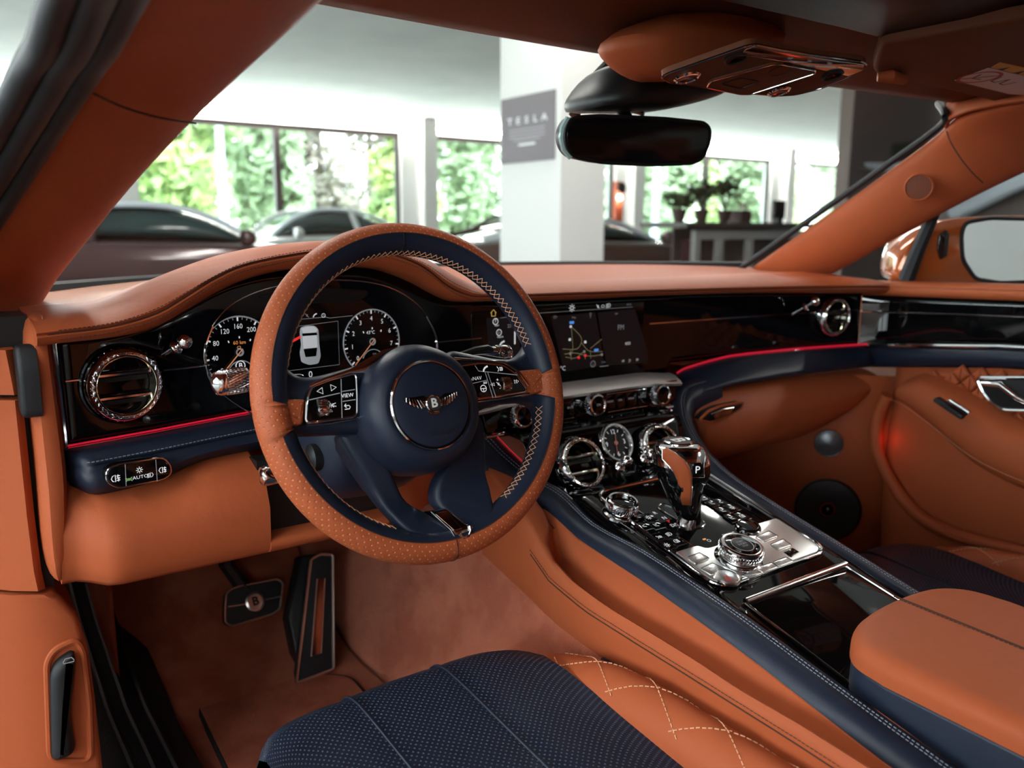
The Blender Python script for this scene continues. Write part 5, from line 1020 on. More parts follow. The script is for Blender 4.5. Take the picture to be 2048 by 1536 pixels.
mk('pedal_arm', tube([BP.p(-.005, .02, -.012), BP.p(-.03, .07, -.004), V_((-.43, .50, .62))], .013, 8), 'matte_black', pb_)
pa = thing('accelerator_pedal', PZ(630, 1365, .25), 'tall floor hinged accelerator pedal with metal frame', 'pedal')
a0 = PZ(593, 1366, .252); AP = Fr(a0, (1, -.04, 0), (.0, .42, .9)); apx = [(593, 1366), (667, 1338), (665, 1110), (640, 1108), (622, 1118)]
P = AP.pl(apx); pr4 = rpoly(P, .004); mk('pedal_plate', ext(pr4, AP, -.022, .0, .0015), 'rubber', pa); mk('pedal_frame', line(AP, pr4, .0026, .0004, True), 'satin', pa)
mk('pedal_insert', ext(AP.pl([(622, 1313), (642, 1306), (649, 1157), (634, 1158)]), AP, -.001, .0022, .0006), 'copper_trim', pa); mk('insert_frame', line(AP, AP.pl([(622, 1313), (642, 1306), (649, 1157), (634, 1158)]), .0013, .0015, True), 'satin', pa)
mk('pedal_housing', ext(AP.pl([(575, 1235), (600, 1366), (660, 1345), (660, 1105), (600, 1112)], -.03), AP, -.06, -.024, .004), 'matte_black', pa)
# tan console side panel with its map pocket
cs_ = thing('pocket_console', (-.17, .0, .45), 'tan leather console side with an open map pocket beside the driver', 'console panel')
ZO = [(-.9, .47), (-.6, .50), (-.371, .515), (-.303, .516), (-.248, .521), (-.192, .524), (-.114, .527), (-.051, .535), (-.009, .550), (.010, .566), (.028, .583), (.055, .600), (.10, .622), (.16, .645)]
ZM = [(-.9, .45), (-.6, .485), (-.371, .5), (-.224, .506), (-.168, .508), (-.079, .512), (-.012, .524), (.051, .560), (.10, .60), (.16, .625)]
ZB = [(-.9, .35), (-.6, .40), (-.3, .435), (-.095, .453), (-.014, .457), (.071, .478), (.2, .505), (.3, .52)]
ZR = [(-.9, .42), (-.42, .500), (-.298, .527), (-.263, .534), (-.2, .545), (-.12, .558), (-.015, .570), (.06, .590), (.095, .602), (.14, .628)]
rows = []
for i in range(57):
    y = -.90+1.06*i/56; zr, zo, zm, zb = interp(ZR, y), interp(ZO, y), interp(ZM, y), interp(ZB, y); e = sstep(.0, .035, y)
    rows.append([V_((-.172, y, zb-.02)), V_((-.190, y, zb)), V_((-.199, y, zb+.5*(zm-zb))), V_((-.205, y, zm)), V_((-.2045, y, zo-.005)), V_((-.200, y, zo)), V_((-.196+.02*e, y, zo-.002)), V_((-.193+.02*e, y, zo-.012+.01*e)), V_((-.180+.01*e, y, zo-.055+.05*e)), V_((-.166, y, min(zo-.045+.04*e, zr-.01))), V_((-.1625, y, zr-.003)), V_((-.150, y, zr+.002))])
mk('side_panel', loft(rows, False), 'tan', cs_, ang=60)
mk('lip_seam', tube([r_[3]+V_((-.0004, 0, -.001)) for r_ in rows[2:50]], .0008, 5), 'seam', cs_); mk('stitching', stitches([r_[3]+V_((-.0006, 0, .004)) for r_ in rows[2:50]], .0044, .003, .0005), 'dark_stitch', cs_)
mk('tunnel_core', bxw(-.13, .13, -.95, .30, .22, .455), 'matte_black', cs_)
# ------------------------------------------------------------------ seats
def seat(cx, lab, s, front, dz=0):
    t = thing('seat', (cx, -.35, .25), lab, 'seat', 'front seats')
    zc = .462+dz; n = 36; rows = []
    for i in range(n+1):                         # navy perforated centre: front lip rounding over to the seat top
        u = -1+2*i/n; x = cx+.165*u; yf_ = front-.045*abs(u)**8-.012*max(0, -u)
        gro = -.006*max(0, 1-abs(abs(u)-.36)/.035) ; d = gro
        rows.append([V_((x, yf_-.035, zc-.13)), V_((x, yf_-.008+d, zc-.10)), V_((x, yf_+.006+d, zc-.06)), V_((x, yf_+.002+d, zc-.028)), V_((x, yf_-.012+d*.7, zc-.008+d*.5)), V_((x, yf_-.034, zc+.003+d)), V_((x, yf_-.07, zc+.004+d)), V_((x, yf_-.16, zc-.004+d)), V_((x, yf_-.30, zc-.016+d)), V_((x, yf_-.50, zc-.022+d))])
    mk('cushion_centre', grid(rows, uv=griduv([list(r_) for r_ in rows])), 'navy_perf', t, ang=80, label='navy perforated leather cushion')
    for u in (-.36, .36):
        i = round((u+1)/2*n); mk('channel_seam', tube(crom([p+V_((0, .0, .0012)) for p in rows[i][1:]], 3), .0016, 6), 'navy', t)
    for q in (-1, 1):                            # quilted tan bolsters
        bx_ = cx+q*.192; rw = []
        for k in range(21):
            y = front-.045-.46*k/20; f_ = math.sin(min(1, k/4)*math.pi/2)**.7 if k else .05
            ht = (.012+.018*sstep(0, 8, k))*f_+.0; hw = .031*max(.12, f_)
            rw.append([V_((bx_+hw*c_, y-(.0), zc-.018+ht*1.5*s_ if s_ > 0 else zc-.018+.10*s_*max(.3, f_))) for c_, s_ in [(math.cos(a), math.sin(a)) for a in [2*math.pi*j/20 for j in range(20)]]])
        bo = mk('side_bolster', loft(rw), 'tan', t, ang=80, sub=1, label='quilted tan side bolster')
        # quilting lines
        for d in (-1, 1):
            for k0 in range(-2, 20, 4):
                P = []
                for e in range(9):
                    k = k0+e*.55; j = (2+e*.75) if d > 0 else (8-e*.75)
                    if 1 < k < 19:
                        a, b = int(k), min(20, int(k)+1); ja = int(j) % 20; jb = (ja+1) % 20; tk, tj = k-a, j-int(j)
                        p = (rw[a][ja]*(1-tj)+rw[a][jb]*tj)*(1-tk)+(rw[b][ja]*(1-tj)+rw[b][jb]*tj)*tk; P.append(p+V_((0, 0, .0006)))
                if len(P) > 2: mk('quilt_stitch', stitches(P, .006, .0042, .0007), 'tan_stitch', bo)
        side = 12 if q > 0 else 10
        mk('piping', tube(crom([r_[0 if q > 0 else 10]+V_((q*.002, 0, .012)) for r_ in rw[3:]], 2), .004, 8), 'navy', t)
    mk('cushion_base', bxw(cx-.215, cx+.215, front-.52, front-.06, .25, zc-.06, .02), 'navy', t)
    rows = []                                    # backrest, leaning back behind the camera
    for k in range(9):
        z = zc-.02+.62*k/8; y = front-.535-.47*k/8; hw = .24-.03*(k/8)**2
        rows.append([V_((cx-hw, y-.03, z)), V_((cx-hw, y+.05, z)), V_((cx-hw*.72, y+.055, z)), V_((cx-hw*.55, y+.0, z)), V_((cx, y-.01, z)), V_((cx+hw*.55, y, z)), V_((cx+hw*.72, y+.055, z)), V_((cx+hw, y+.05, z)), V_((cx+hw, y-.03, z)), V_((cx, y-.10, z))])
    bk = mk('backrest', loft(rows), 'tan', t, sub=1, ang=80)
    mk('backrest_centre', grid([[r_[3]+V_((0, .012, 0)), r_[4]+V_((0, .014, 0)), r_[5]+V_((0, .012, 0))] for r_ in rows[:-1]]), 'navy', t, solid=.01)
    return t
seat(-.42, 'driver seat with navy cushion and tan quilted bolsters', 1, .012)
seat(.42, 'passenger seat with navy cushion beyond the armrest', 1, .015, -.055)
# ================================================================== passenger side
pfw = thing('passenger_footwell', (.42, .4, .22), 'dark rust carpet lining of the passenger footwell', 'carpet')
rows = [[V_((x, y, z)) for y, z in ((-1.0, .235), (.1, .236), (.42, .245), (.52, .275), (.72, .43), (.84, .62))] for x in (.16, .3, .45, .6, .70)]
mk('floor_carpet', grid(rows), 'tan_carpet', pfw, sub=1, solid=.01)
mk('tunnel_carpet', grid([[V_((x, y, z)) for x, z in ((.24, .24), (.19, .36), (.165, .50+.24*min(y, .3)))] for y in (-.9, -.3, .2, .84)]), 'tan_carpet', pfw, solid=.006)
mk('inner_wall', bxw(.15, .162, -.9, .3, .22, .30), 'tan', pfw)
# glove box
gb = thing('glove_box', (.47, .17, .60), 'tan glove box below the passenger navy roll', 'glove box')
tp = crom([PY(x_, y_, .172) for x_, y_ in ((1380, 803), (1400, 793), (1453, 778), (1600, 755), (1700, 743), (1742, 738))], 4); n = len(tp)
bt = crom([V_((.232, .175, .545)), V_((.30, .16, .548)), V_((.42, .155, .556)), PY(1600, 885, .16), PY(1690, 830, .165), PY(1738, 770, .172)], 4)
rows = []
for a, b in zip(tp, bt): m_ = (a+b)/2+V_((0, -.032, 0)); rows.append([a+V_((0, .02, 0)), a, a*.7+b*.3+V_((0, -.026, 0)), m_, a*.25+b*.75+V_((0, -.022, 0)), b, b+V_((0, .08, .02))])
mk('door', loft(rows, False), 'tan', gb, sub=1, ang=70)
gf = Fr(PY(1440, 825, .135), (1, 0, 0), (0, .0, 1)); hp2 = rpoly(gf.pl([(1396, 838), (1412, 822), (1435, 812), (1482, 803), (1478, 815), (1455, 830), (1415, 843)]), .004)
hd = mk('handle_recess', ext(hp2, gf, -.01, .006, .002), 'matte_black', gb); mk('handle', ext(rpoly(gf.pl([(1415, 826), (1440, 815), (1462, 812), (1455, 826), (1425, 838)]), .003), gf, .004, .009, .002), 'chrome_dark', hd)
mk('recess_edge', line(gf, hp2, .0025, .004, True), 'tan', gb)
# ------------------------------------------------------------------ passenger door, built on its inner skin
dr = thing('passenger_door', (.75, -.1, .30), 'passenger door with gloss black band, quilted tan panel and speakers', 'car door')
DX = lambda z: .735+.0*z
def dpx(x_, y_, x=.735): return PX(x_, y_, x)
YS = [.195-.09*i for i in range(14)]
def zl_(y, z0, z1): return z0+(z1-z0)*(.19-y)/.30 if y > -.11 else z1+.012*(1-math.exp((y+.11)*3))
def band(z0a, z0b, z1a, z1b, x, name, m, bulge=0, par=dr, nseg=6, **k):
    rows = []
    for y in YS:
        a, b = zl_(y, z0a, z0b), zl_(y, z1a, z1b); rows.append([V_((x-bulge*math.sin(math.pi*j/nseg), y, a+(b-a)*j/nseg)) for j in range(nseg+1)])
    return mk(name, grid(rows), m, par, solid=.004, **k)
rows = []                                        # belt pad on top of the door
for y in YS:
    z = zl_(y, .846, .856); rows.append([V_((.738, y, z-.026)), V_((.724, y, z-.026)), V_((.717, y, z-.018)), V_((.718, y, z-.008)), V_((.726, y, z-.001)), V_((.75, y, z+.002)), V_((.80, y, z+.0)), V_((.81, y, z-.02))])
mk('belt_pad', loft(rows), 'tan', dr, ang=60); mk('stitching', stitches([r_[3]+V_((-.0006, 0, 0)) for r_ in rows], .0044, .003, .0005), 'dark_stitch', dr)
band(.722, .752, .822, .832, .735, 'gloss_band', 'gloss_black')
mk('pinstripe', tube([V_((.7315, y, zl_(y, .787, .803))) for y in YS], .0016, 6), 'chrome', dr)
mk('chrome_trim', tube([V_((.730, y, zl_(y, .7205, .752))) for y in YS], .0042, 8), 'chrome', dr)
band(.677, .716, .718, .748, .733, 'navy_band', 'navy', .008)
def zshelf(y): return interp([(-1, .70), (-.16, .515), (.0, .575), (.078, .642), (.105, .67), (.2, .68)], y)
rows = []                                        # main tan skin down to the sill, leaning in towards the bottom
for y in [.11-.02*i for i in range(58)]:
    top_ = zl_(y, .680, .718) if y < .2 else .70; r_ = []
    for j in range(15):
        z = .27+(top_-.27)*j/14; x = .735-.0*(top_-z); r_.append(V_((x-.012*math.sin(math.pi*j/14), y, z)))
    rows.append(r_)
mk('door_skin', grid(rows), 'tan', dr, ang=80, solid=.004)
# quilting on the upper door insert: raised diamonds with sunken seams
QF = Fr((.722, .0, .66), (0, -1, 0), (0, 0, 1))  # x runs rearwards, z towards the cabin
def inpoly(p, P):
    r = False
    for i in range(len(P)):
        (x1, y1), (x2, y2) = P[i-1], P[i]
        if (y1 > p[1]) != (y2 > p[1]) and p[0] < (x2-x1)*(p[1]-y1)/(y2-y1)+x1: r = not r
    return r
qp = QF.pl([(1830, 745), (2250, 745), (2250, 930), (2060, 890), (1950, 835), (1850, 770)])
for i in range(-3, 9):
    for j in range(-6, 5):
        cx_, cy_ = .02+.034*(i+.5*(j % 2)), .0+.0170*j*1.0
        if not inpoly((cx_, cy_), qp): continue
        s_ = .0160; mk('quilt_diamond', ext(rpoly([(cx_-s_, cy_), (cx_, cy_-s_), (cx_+s_, cy_), (cx_, cy_+s_)], .002, 2), QF, -.004, .004, .0035, 3), 'tan', dr)
# armrest
aedge = [(1788, 800), (1792, 772), (1806, 764), (1850, 782), (1930, 850), (1990, 930), (2060, 985), (2160, 1010)]
up_ = [PX(x_, y_, .665) for x_, y_ in ((1800, 766), (1835, 768), (1880, 788), (1940, 822), (1990, 850), (2060, 880), (2200, 930))]
lo_ = [PX(x_, y_, .672) for x_, y_ in ((1792, 800), (1822, 822), (1868, 862), (1925, 915), (1975, 950), (2060, 990), (2200, 1030))]
up_, lo_ = crom(up_, 4), crom(lo_, 4); rows = []
for k, (a, b) in enumerate(zip(up_, lo_)):
    e = sstep(-1, 4, k); rows.append([V_((.735, a.y, a.z+.012)), V_((.715-.02*e, a.y, a.z+.010)), V_((a.x, a.y, a.z+.002)), V_((a.x-.010, (a.y+b.y)/2, a.z*.75+b.z*.25)), V_((a.x-.012, b.y, a.z*.35+b.z*.65)), V_((b.x, b.y, b.z)), V_((.72, b.y, b.z-.006))])
mk('door_armrest', loft(rows, False), 'tan', dr, sub=1, ang=80); mk('stitching', stitches([r_[4]+V_((-.001, 0, -.008)) for r_ in rows], .0044, .003, .0005), 'tan_stitch', dr)
wsw = PX(1916, 818, .655); mk('window_switch', box(Fr(wsw, (0, -.9, -.42), (1, 0, 0)), -.020, .020, -.004, .004, 0, .008, .002), 'chrome', dr)
mk('switch_recess', box(Fr(PX(1900, 812, .658), (0, -.9, -.42), (1, 0, 0)), -.026, .030, -.010, .008, -.006, .002, .002), 'matte_black', dr)
# door handle
hf_ = Fr((.715, 0, .7), (0, -1, 0), (0, 0, 1)); ho = rpoly(hf_.pl([(1957, 760), (1963, 755), (2080, 755), (2090, 822), (2010, 820), (1985, 806), (1968, 785)]), .008)
dh = mk('handle_bowl', ext(ho, hf_, -.008, .002, .001), 'matte_black', dr); mk('handle_rim', line(hf_, ho, .0035, .003, True, 8), 'chrome', dr)
mk('pull_lever', tube([hf_.p(*hf_.px(x_, y_), .008) for x_, y_ in ((1968, 766), (2005, 768), (2040, 795), (2075, 812))], [.004, .006, .005, .004], 10), 'chrome', dh)
KN = V_((-.80, -.60, 0)); KT = V_((.60, -.80, 0))
mk('kick_panel', grid([[V_((.728, .11, z))-KT*(.55*k/8)-KN*(.0) for k in range(9)] for z in (.25, .4, .55, .668)]), 'tan', dr, solid=.006)
# speakers in the lower door
def speaker(px_, py_, R, lab, centre):
    f = Fr(PP(px_, py_, (.728, .11, .4), KN)+KN*.004, KT, (0, 0, 1)); t = thing('speaker', f.o, lab, 'speaker', 'speakers in the passenger door')
    mk('rim', lathe([(R*1.03, -.004), (R*1.03, .003), (R*.99, .0045), (R*.96, .003)], f, 56), 'matte_black' if centre else 'chrome_dark', t)
    prof_ = [(R*.97, .003), (R*.7, .006), (R*.35, .008), (.0005, .009)] if not centre else [(R*.97, .003), (R*.7, .006), (R*.3, .003), (R*.2, -.004)]
    g = lathe(prof_, f, 56); uvs = [((p-f.o).dot(f.x), (p-f.o).dot(f.y)) for p in g[0]]
    mk('mesh_grille', (g[0], g[1], uvs), 'speaker_mesh' if not centre else 'speaker_mesh_dark', t)
    if centre: mk('phase_plug', lathe([(R*.2, -.003), (R*.19, .004), (R*.15, .006), (R*.12, .000), (R*.10, .007), (.0005, .009)], f, 32), 'gloss_black', t)
mat('speaker_mesh', (.30, .31, .33), .35, metal=.8, dots=(.0036, .30, (.01, .01, .012)))
mat('speaker_mesh_dark', (.10, .105, .115), .35, metal=.6, dots=(.0036, .30, (.003, .003, .004)))
speaker(1657, 885, .0275, 'small round metal tweeter grille high in the passenger door', False); speaker(1655, 1018, .0625, 'large dark round woofer grille low in the passenger door', True)
# moulded door pocket edge and its red glow
pk = [PX(x_, y_, .700) for x_, y_ in ((1775, 790), (1757, 830), (1752, 885), (1765, 930), (1800, 990), (1850, 1040), (1930, 1075), (2060, 1110), (2200, 1150))]
mk('pocket_edge', tube(crom(pk, 5), .012, 10), 'tan', dr)
wall_ = [[p+V_((.0, 0, 0)), p+V_((.02, .0, .0)), p+V_((.03, .008, .006))] for p in crom(pk, 3)]
mk('pocket_lamp', tube([PX(1752, 880, .712), PX(1757, 905, .712)], .004, 8), 'chrome_dark', dr)
lt = bpy.data.lights.new('pocket_glow', 'POINT'); lt.energy = .02; lt.color = (1, .06, .03); lt.shadow_soft_size = .03; lo = bpy.data.objects.new('pocket_glow', lt); sc.collection.objects.link(lo); lo.location = PX(1775, 880, .706); lo.parent = dr; lo.matrix_parent_inverse = Matrix.Translation(-WL[dr.name])
# passenger side pillar
pp_ = thing('roof_pillar_trim', (.70, .30, .85), 'tan passenger side windscreen pillar trim with round speaker', 'pillar trim')
GE = [(.69, .47, .845), tuple(PY(1500, 535, .416)), tuple(PY(1600, 465, .295)), tuple(PY(1700, 395, .195)), tuple(PY(1800, 325, .095)), tuple(PY(1888, 262, .012)), tuple(PY(1902, 238, -.022)), tuple(PY(1965, 214, -.09)), tuple(PY(2150, 186, -.22))]
SE = [(.75, .34, .83)]+[tuple(PX(x_, y_, .728)) for x_, y_ in ((1665, 553), (1780, 487), (1860, 443), (1950, 396), (2048, 350), (2120, 318), (2230, 270), (2420, 180))]
rows = []
for a, b in zip(GE, SE):
    a, b = V_(a), V_(b); w_ = b-a; n = (V_((0, -.3, .75))-(a+b)/2).normalized(); n = (n-w_.normalized()*n.dot(w_.normalized())).normalized()
    rows.append([a-n*.03, a, a+w_*.12+n*.010, a+w_*.35+n*.020, a+w_*.6+n*.022, a+w_*.85+n*.012, b, b-n*.03])
mk('pillar_cover', loft(rows), 'tan', pp_, sub=1, ang=80)
lo_c = crom([V_(GE[5]), V_(GE[6]), V_(GE[7]), V_(GE[8])], 4); up_c = crom([PY(1893, 246, .0), PY(1896, 208, .0), PY(1985, 178, -.06), PY(2170, 140, -.2)], 4)
mk('corner_trim', grid([[a, (a+b)/2+V_((-.004, -.006, 0)), b] for a, b in zip(lo_c, up_c)]), 'tan', pp_, solid=.006, ang=80)
gl_ = crom([V_(a) for a in GE[:7]]+[PY(1888, 214, .022)], 4); mk('glass_seal', tube([p+V_((-.004, .008, .006)) for p in gl_], .006, 8), 'rubber', pp_)
mk('cover_joint', tube(crom([CAM+(PX(a, b, c)-CAM)*.986 for a, b, c in ((1893, 262, .648), (1902, 286, .652), (1922, 318, .662), (1945, 346, .675), (1966, 366, .69))], 4), .0012, 5), 'seam', pp_)
sp = PX(1838, 374, .648); nn = (CAM-sp).normalized(); nn = V_((-.80, -.42, -.10)).normalized(); sf_ = Fr(sp+nn*.004, nn.orthogonal(), nn.cross(nn.orthogonal()))
g = lathe([(.021, .0005), (.0185, .0012), (.0003, .0012)], sf_, 40); mk('tweeter_grille', (g[0], g[1], [((p-sf_.o).dot(sf_.x), (p-sf_.o).dot(sf_.y)) for p in g[0]]), 'tan_mesh_dark', pp_); mk('tweeter_rim', lathe([(.0235, -.002), (.0240, .0015), (.0222, .003), (.0205, .0015)], sf_, 40), 'tan', pp_)
# ------------------------------------------------------------------ roof lining, header, overhead console, visor
hl_ = thing('headliner', (0, -.5, 1.2), 'tan roof lining with shade in its colour above the windscreen', 'headliner')
def hz(x): return 1.178-.019*(abs(x)/.62)**2.2
def hy(x): return .105-.115*(abs(x)/.62)**2
rows = []
for i in range(33):
    x = -.60+1.24*i/32; z, y = hz(x), hy(x); rows.append([V_((x, y+.035, z+.045)), V_((x, y+.012, z+.004)), V_((x, y, z-.004)), V_((x, y-.03, z-.004)), V_((x, y-.09, z+.008)), V_((x, y-.22, z+.028)), V_((x, y-.5, z+.05)), V_((x, y-1.1, z+.05))])
mk('lining', grid(rows), 'tan_shaded', hl_, ang=80, solid=.004)
mk('roof_blind', grid([[V_((x, y, hz(x)+.012+.05*sstep(-.15, -.5, y)-.012)) for y in (-.16, -.25, -.4, -.6, -.8)] for x in (-.28, -.1, .1, .3)]), 'matte_black', hl_, solid=.004)
mk('header_seal', tube([r_[1]+V_((0, .006, .002)) for r_ in rows], .005, 6), 'rubber', hl_)
OF = Fr((0, -.12, 1.126), (1, 0, 0), (0, -.957, .287))   # OF.z faces down into the cabin
oc = thing('overhead_console', OF.o, 'overhead lamp console with chrome outline', 'overhead console')
oc_o = OF.pl([(1322, 156), (1335, 148), (1420, 118), (1492, 93), (1510, 90), (1560, 100), (1640, 113), (1725, 124), (1735, 131), (1722, 142), (1690, 158), (1640, 178), (1590, 190), (1555, 192), (1500, 187), (1420, 176), (1340, 166)])
ocp = rpoly(oc_o, .006); mk('console_shell', ext(ocp, OF, -.008, .0, .002), 'tan_shaded', oc, ang=50); mk('shell_rim', line(OF, ocp, .0014, -.0005, True), 'chrome_dark', oc)
mk('rear_gloss', ext(OF.pl([(1492, 96), (1510, 92), (1640, 115), (1728, 127), (1726, 138), (1695, 150), (1600, 128), (1480, 106)]), OF, -.001, .0018, .001), 'chrome_dark', oc)
ip = rpoly(OF.pl([(1412, 170), (1420, 158), (1545, 124), (1560, 124), (1630, 136), (1630, 142), (1500, 184), (1480, 184)]), .004)
mk('switch_panel', ext(ip, OF, -.001, .003, .001), 'tan_shaded', oc); mk('panel_rim', line(OF, ip, .0010, .003, True), 'chrome', oc)
mk('sunroof_switch', line(OF, [(p.x, p.y) for p in rpoly(OF.pl([(1440, 162), (1480, 150), (1520, 158), (1480, 172)]), .006)], .0008, .0034, True), 'matte_black', oc)
def odisc(x_, y_, R, m1, m2, nm): c = OF.px(x_, y_, .001); k = mk(nm, lathe([(R, 0), (R*1.02, .002), (R*.88, .0035), (R*.80, .002)], OF.at(*c), 32), m1, oc); mk('lens', lathe([(R*.82, .0018), (R*.4, .0005), (.0003, .0002)], OF.at(*c), 28), m2, k)
odisc(1374, 154, .0150, 'chrome', 'chrome', 'reading_lamp'); odisc(1558, 182, .0140, 'chrome', 'chrome', 'reading_lamp'); odisc(1472, 116, .0130, 'matte_black', 'screen_black', 'microphone_grille'); odisc(1665, 150, .0130, 'matte_black', 'screen_black', 'microphone_grille'); odisc(1560, 138, .0150, 'matte_black', 'tan', 'rotary_switch')
for q in ([(1450, 144), (1488, 133)], [(1580, 164), (1615, 155)]): mk('slot', ribbon(OF, OF.pl(q), .003, .0008), 'matte_black', oc, smooth=False)
for x_, s in ((1580, 'off'), (1620, 'on'), (1660, 'sos')): c = OF.px(x_, 116+(x_-1580)*.13, .002); mk('lettering', text(s, OF.at(0, 0), .006, c[0], c[1], .0026), 'grey_print', oc, smooth=False)
# tan bulge in front of the console, the camera housing and mirror
def blob(px_list, y, depth, m, nm, par, sub=1):
    P = [PY(a, b, y) for a, b in px_list]; c = sum(P, V_())/len(P); rows = []
    for k, (s_, dy_) in enumerate(((.55, -depth*.5), (.88, -depth*.38), (1.0, 0), (.92, depth*.45), (.7, depth*.6))): rows.append([c+(p-c)*s_+V_((0, dy_, 0)) for p in P])
    return mk(nm, loft(rows), m, par, sub=sub, ang=80)
blob([(1216, 78), (1230, 102), (1256, 132), (1298, 158), (1345, 168), (1430, 140), (1520, 108), (1580, 80), (1480, 20), (1300, 20)], -.03, .10, 'tan', 'front_fairing', oc)
mh = thing('camera_housing', PY(1280, 180, .08), 'black sensor housing between mirror and roof console', 'sensor housing')
blob([(1148, 228), (1165, 190), (1190, 155), (1235, 118), (1262, 128), (1300, 150), (1345, 162), (1420, 180), (1440, 188), (1400, 205), (1330, 222), (1290, 227), (1230, 222)], .09, .12, 'matte_black', 'housing', mh)
mk('glass_shroud', tube([PY(x_, y_, .16) for x_, y_ in ((1148, 232), (1160, 200), (1182, 165), (1215, 130), (1240, 112))], .008, 8), 'rubber', mh)
rm = thing('rear_view_mirror', PX(1273, 280, 0), 'dark frameless rear view mirror', 'mirror')
mc = PX(1273, 280, 0); MFm = Fr(mc, (.985, -.175, -.01), (0, -.06, 1)); mo2 = rpoly(MFm.pl([(1128, 262), (1142, 234), (1200, 230), (1330, 236), (1408, 244), (1421, 256), (1420, 285), (1406, 318), (1385, 328), (1300, 331), (1200, 326), (1146, 314), (1130, 292)]), .010, 6)
mk('mirror_shell', ext(mo2, MFm, -.024, .0, .003), 'matte_black', rm, ang=50); mk('mirror_glass', ext(inset(ccw(mo2), .0035), MFm, -.002, .0012, .0006), 'mirror_dark' if 'mirror_dark' in MT else 'screen_black', rm)
mat('glass_edge', (.25, .35, .33), .1, spec=.7); mk('glass_edge', line(MFm, [p for p in mo2], .0016, .0002, True), 'matte_black', rm)
mk('mirror_edge', tube([MFm.p(*MFm.px(x_, y_), -.004) for x_, y_ in ((1140, 236), (1129, 256), (1126, 275), (1131, 298), (1145, 314))], .0045, 8), 'glass_edge', rm)
mk('mirror_stalk', tube([mc+V_((.0, .012, .01)), mc+V_((.005, .04, .05)), PY(1290, 215, .09)], .012, 10), 'matte_black', rm)
vz = thing('sun_visor', (.42, -.12, 1.15), 'tan passenger sun visor with shade in its colour and a warning sticker', 'sun visor')
VF = Fr((.40, -.10, 1.148), (1, -.12, -.03), (0, -1, .10)); vp = rpoly(VF.pl([(1765, 168), (1800, 162), (1900, 182), (2030, 215), (2160, 245), (2400, 200), (2100, 30), (1760, 90), (1745, 140)]), .015)
mk('visor_panel', ext(vp, VF, -.016, .0, .006, 4), 'tan_shaded', vz, ang=60)
mk('visor_clip', tube([VF.p(*VF.px(x_, y_), .008) for x_, y_ in ((1755, 142), (1780, 140), (1808, 148))], [.006, .009, .006], 10), 'tan', vz)
sk = thing('warning_sticker', VF.p(*VF.px(1980, 155), .001), 'white and yellow airbag warning sticker on the sun visor', 'sticker')
mat('sticker_white', (.75, .72, .74), .5); mat('sticker_yellow', (.75, .42, .05), .5); mat('sticker_red', (.45, .05, .05), .5)
mk('white_field', ext(VF.pl([(1909, 160), (1977, 135), (2110, 165), (2060, 190), (2018, 187)]), VF, .0002, .0009), 'sticker_white', sk, smooth=False)
mk('yellow_field', ext(VF.pl([(1982, 134), (2000, 124), (2110, 148), (2110, 164)]), VF, .0002, .0009), 'sticker_yellow', sk, smooth=False)
c = VF.px(1959, 153); mk('ban_ring', ribbon(VF, circ(.026, 28, c[0], c[1]), .005, .0012, True), 'sticker_red', sk, smooth=False); mk('ban_bar', ribbon(VF, [(c[0]-.018, c[1]-.018), (c[0]+.018, c[1]+.018)], .004, .0012), 'sticker_red', sk, smooth=False)
mk('seat_mark', ribbon(VF, [(c[0]-.012, c[1]+.010), (c[0]-.004, c[1]-.008), (c[0]+.012, c[1]-.006)], .003, .0011), 'black_print', sk, smooth=False)
for x_, y_ in ((1995, 158), (2012, 163)): c = VF.px(x_, y_); mk('seat_mark', ribbon(VF, [(c[0]-.010, c[1]+.012), (c[0]-.002, c[1]-.008), (c[0]+.010, c[1]-.010), (c[0]+.014, c[1]+.006)], .003, .0011), 'black_print', sk, smooth=False)
for x_, y_ in ((2008, 136), (2040, 143)): c = VF.px(x_, y_); mk('warning_mark', ext([(c[0]-.006, c[1]-.006), (c[0]+.006, c[1]-.006), (c[0], c[1]+.008)], VF, .0008, .0012), 'black_print', sk, smooth=False)
# ------------------------------------------------------------------ windscreen, bonnet, wing mirror
rows = []
for i in range(25):
    u = -1+2*i/24; b = V_((.675*u, ytop(.675*u)+.012, .872)); xt = .60*u; t_ = V_((xt, hy(xt)+.022, hz(xt)+.02)); rows.append([b*(1-k/8)+t_*(k/8)+V_((0, .03, .02))*math.sin(math.pi*k/8) for k in range(9)])
mk('windscreen', grid(rows), 'windshield_glass', label='clear raked windscreen above the dashboard', cat='windscreen')
mk('bonnet', grid([[V_((x, ytop(x)+.03+(1.75-ytop(x))*k/10, .86-.03*k/10-.20*(k/10)**2.5-.10*(abs(x)/.8)**4)) for k in range(11)] for x in [-.78+1.56*i/20 for i in range(21)]]), 'copper_paint', label='copper painted bonnet beyond the windscreen', cat='bonnet', solid=.01)
mk('cowl', tube([V_((x, ytop(x)+.02, .865)) for x in [-.68+1.36*i/20 for i in range(21)]], .012, 8), 'rubber', label='black cowl seal at the foot of the windscreen', cat='seal')
wm = thing('wing_mirror', (.92, .12, .82), 'copper painted passenger wing mirror outside the side window', 'wing mirror')
MX = Fr((.95, .05, .90), (.87, -.49, 0), (0, 0, 1)); op_ = MX.pl([(1790, 560), (1800, 500), (1830, 462), (1870, 443), (1905, 436), (2000, 430), (2140, 432), (2150, 500), (2120, 575), (1990, 580), (1900, 572), (1830, 575)])
P = ccw(rpoly(op_, .02)); rw = []
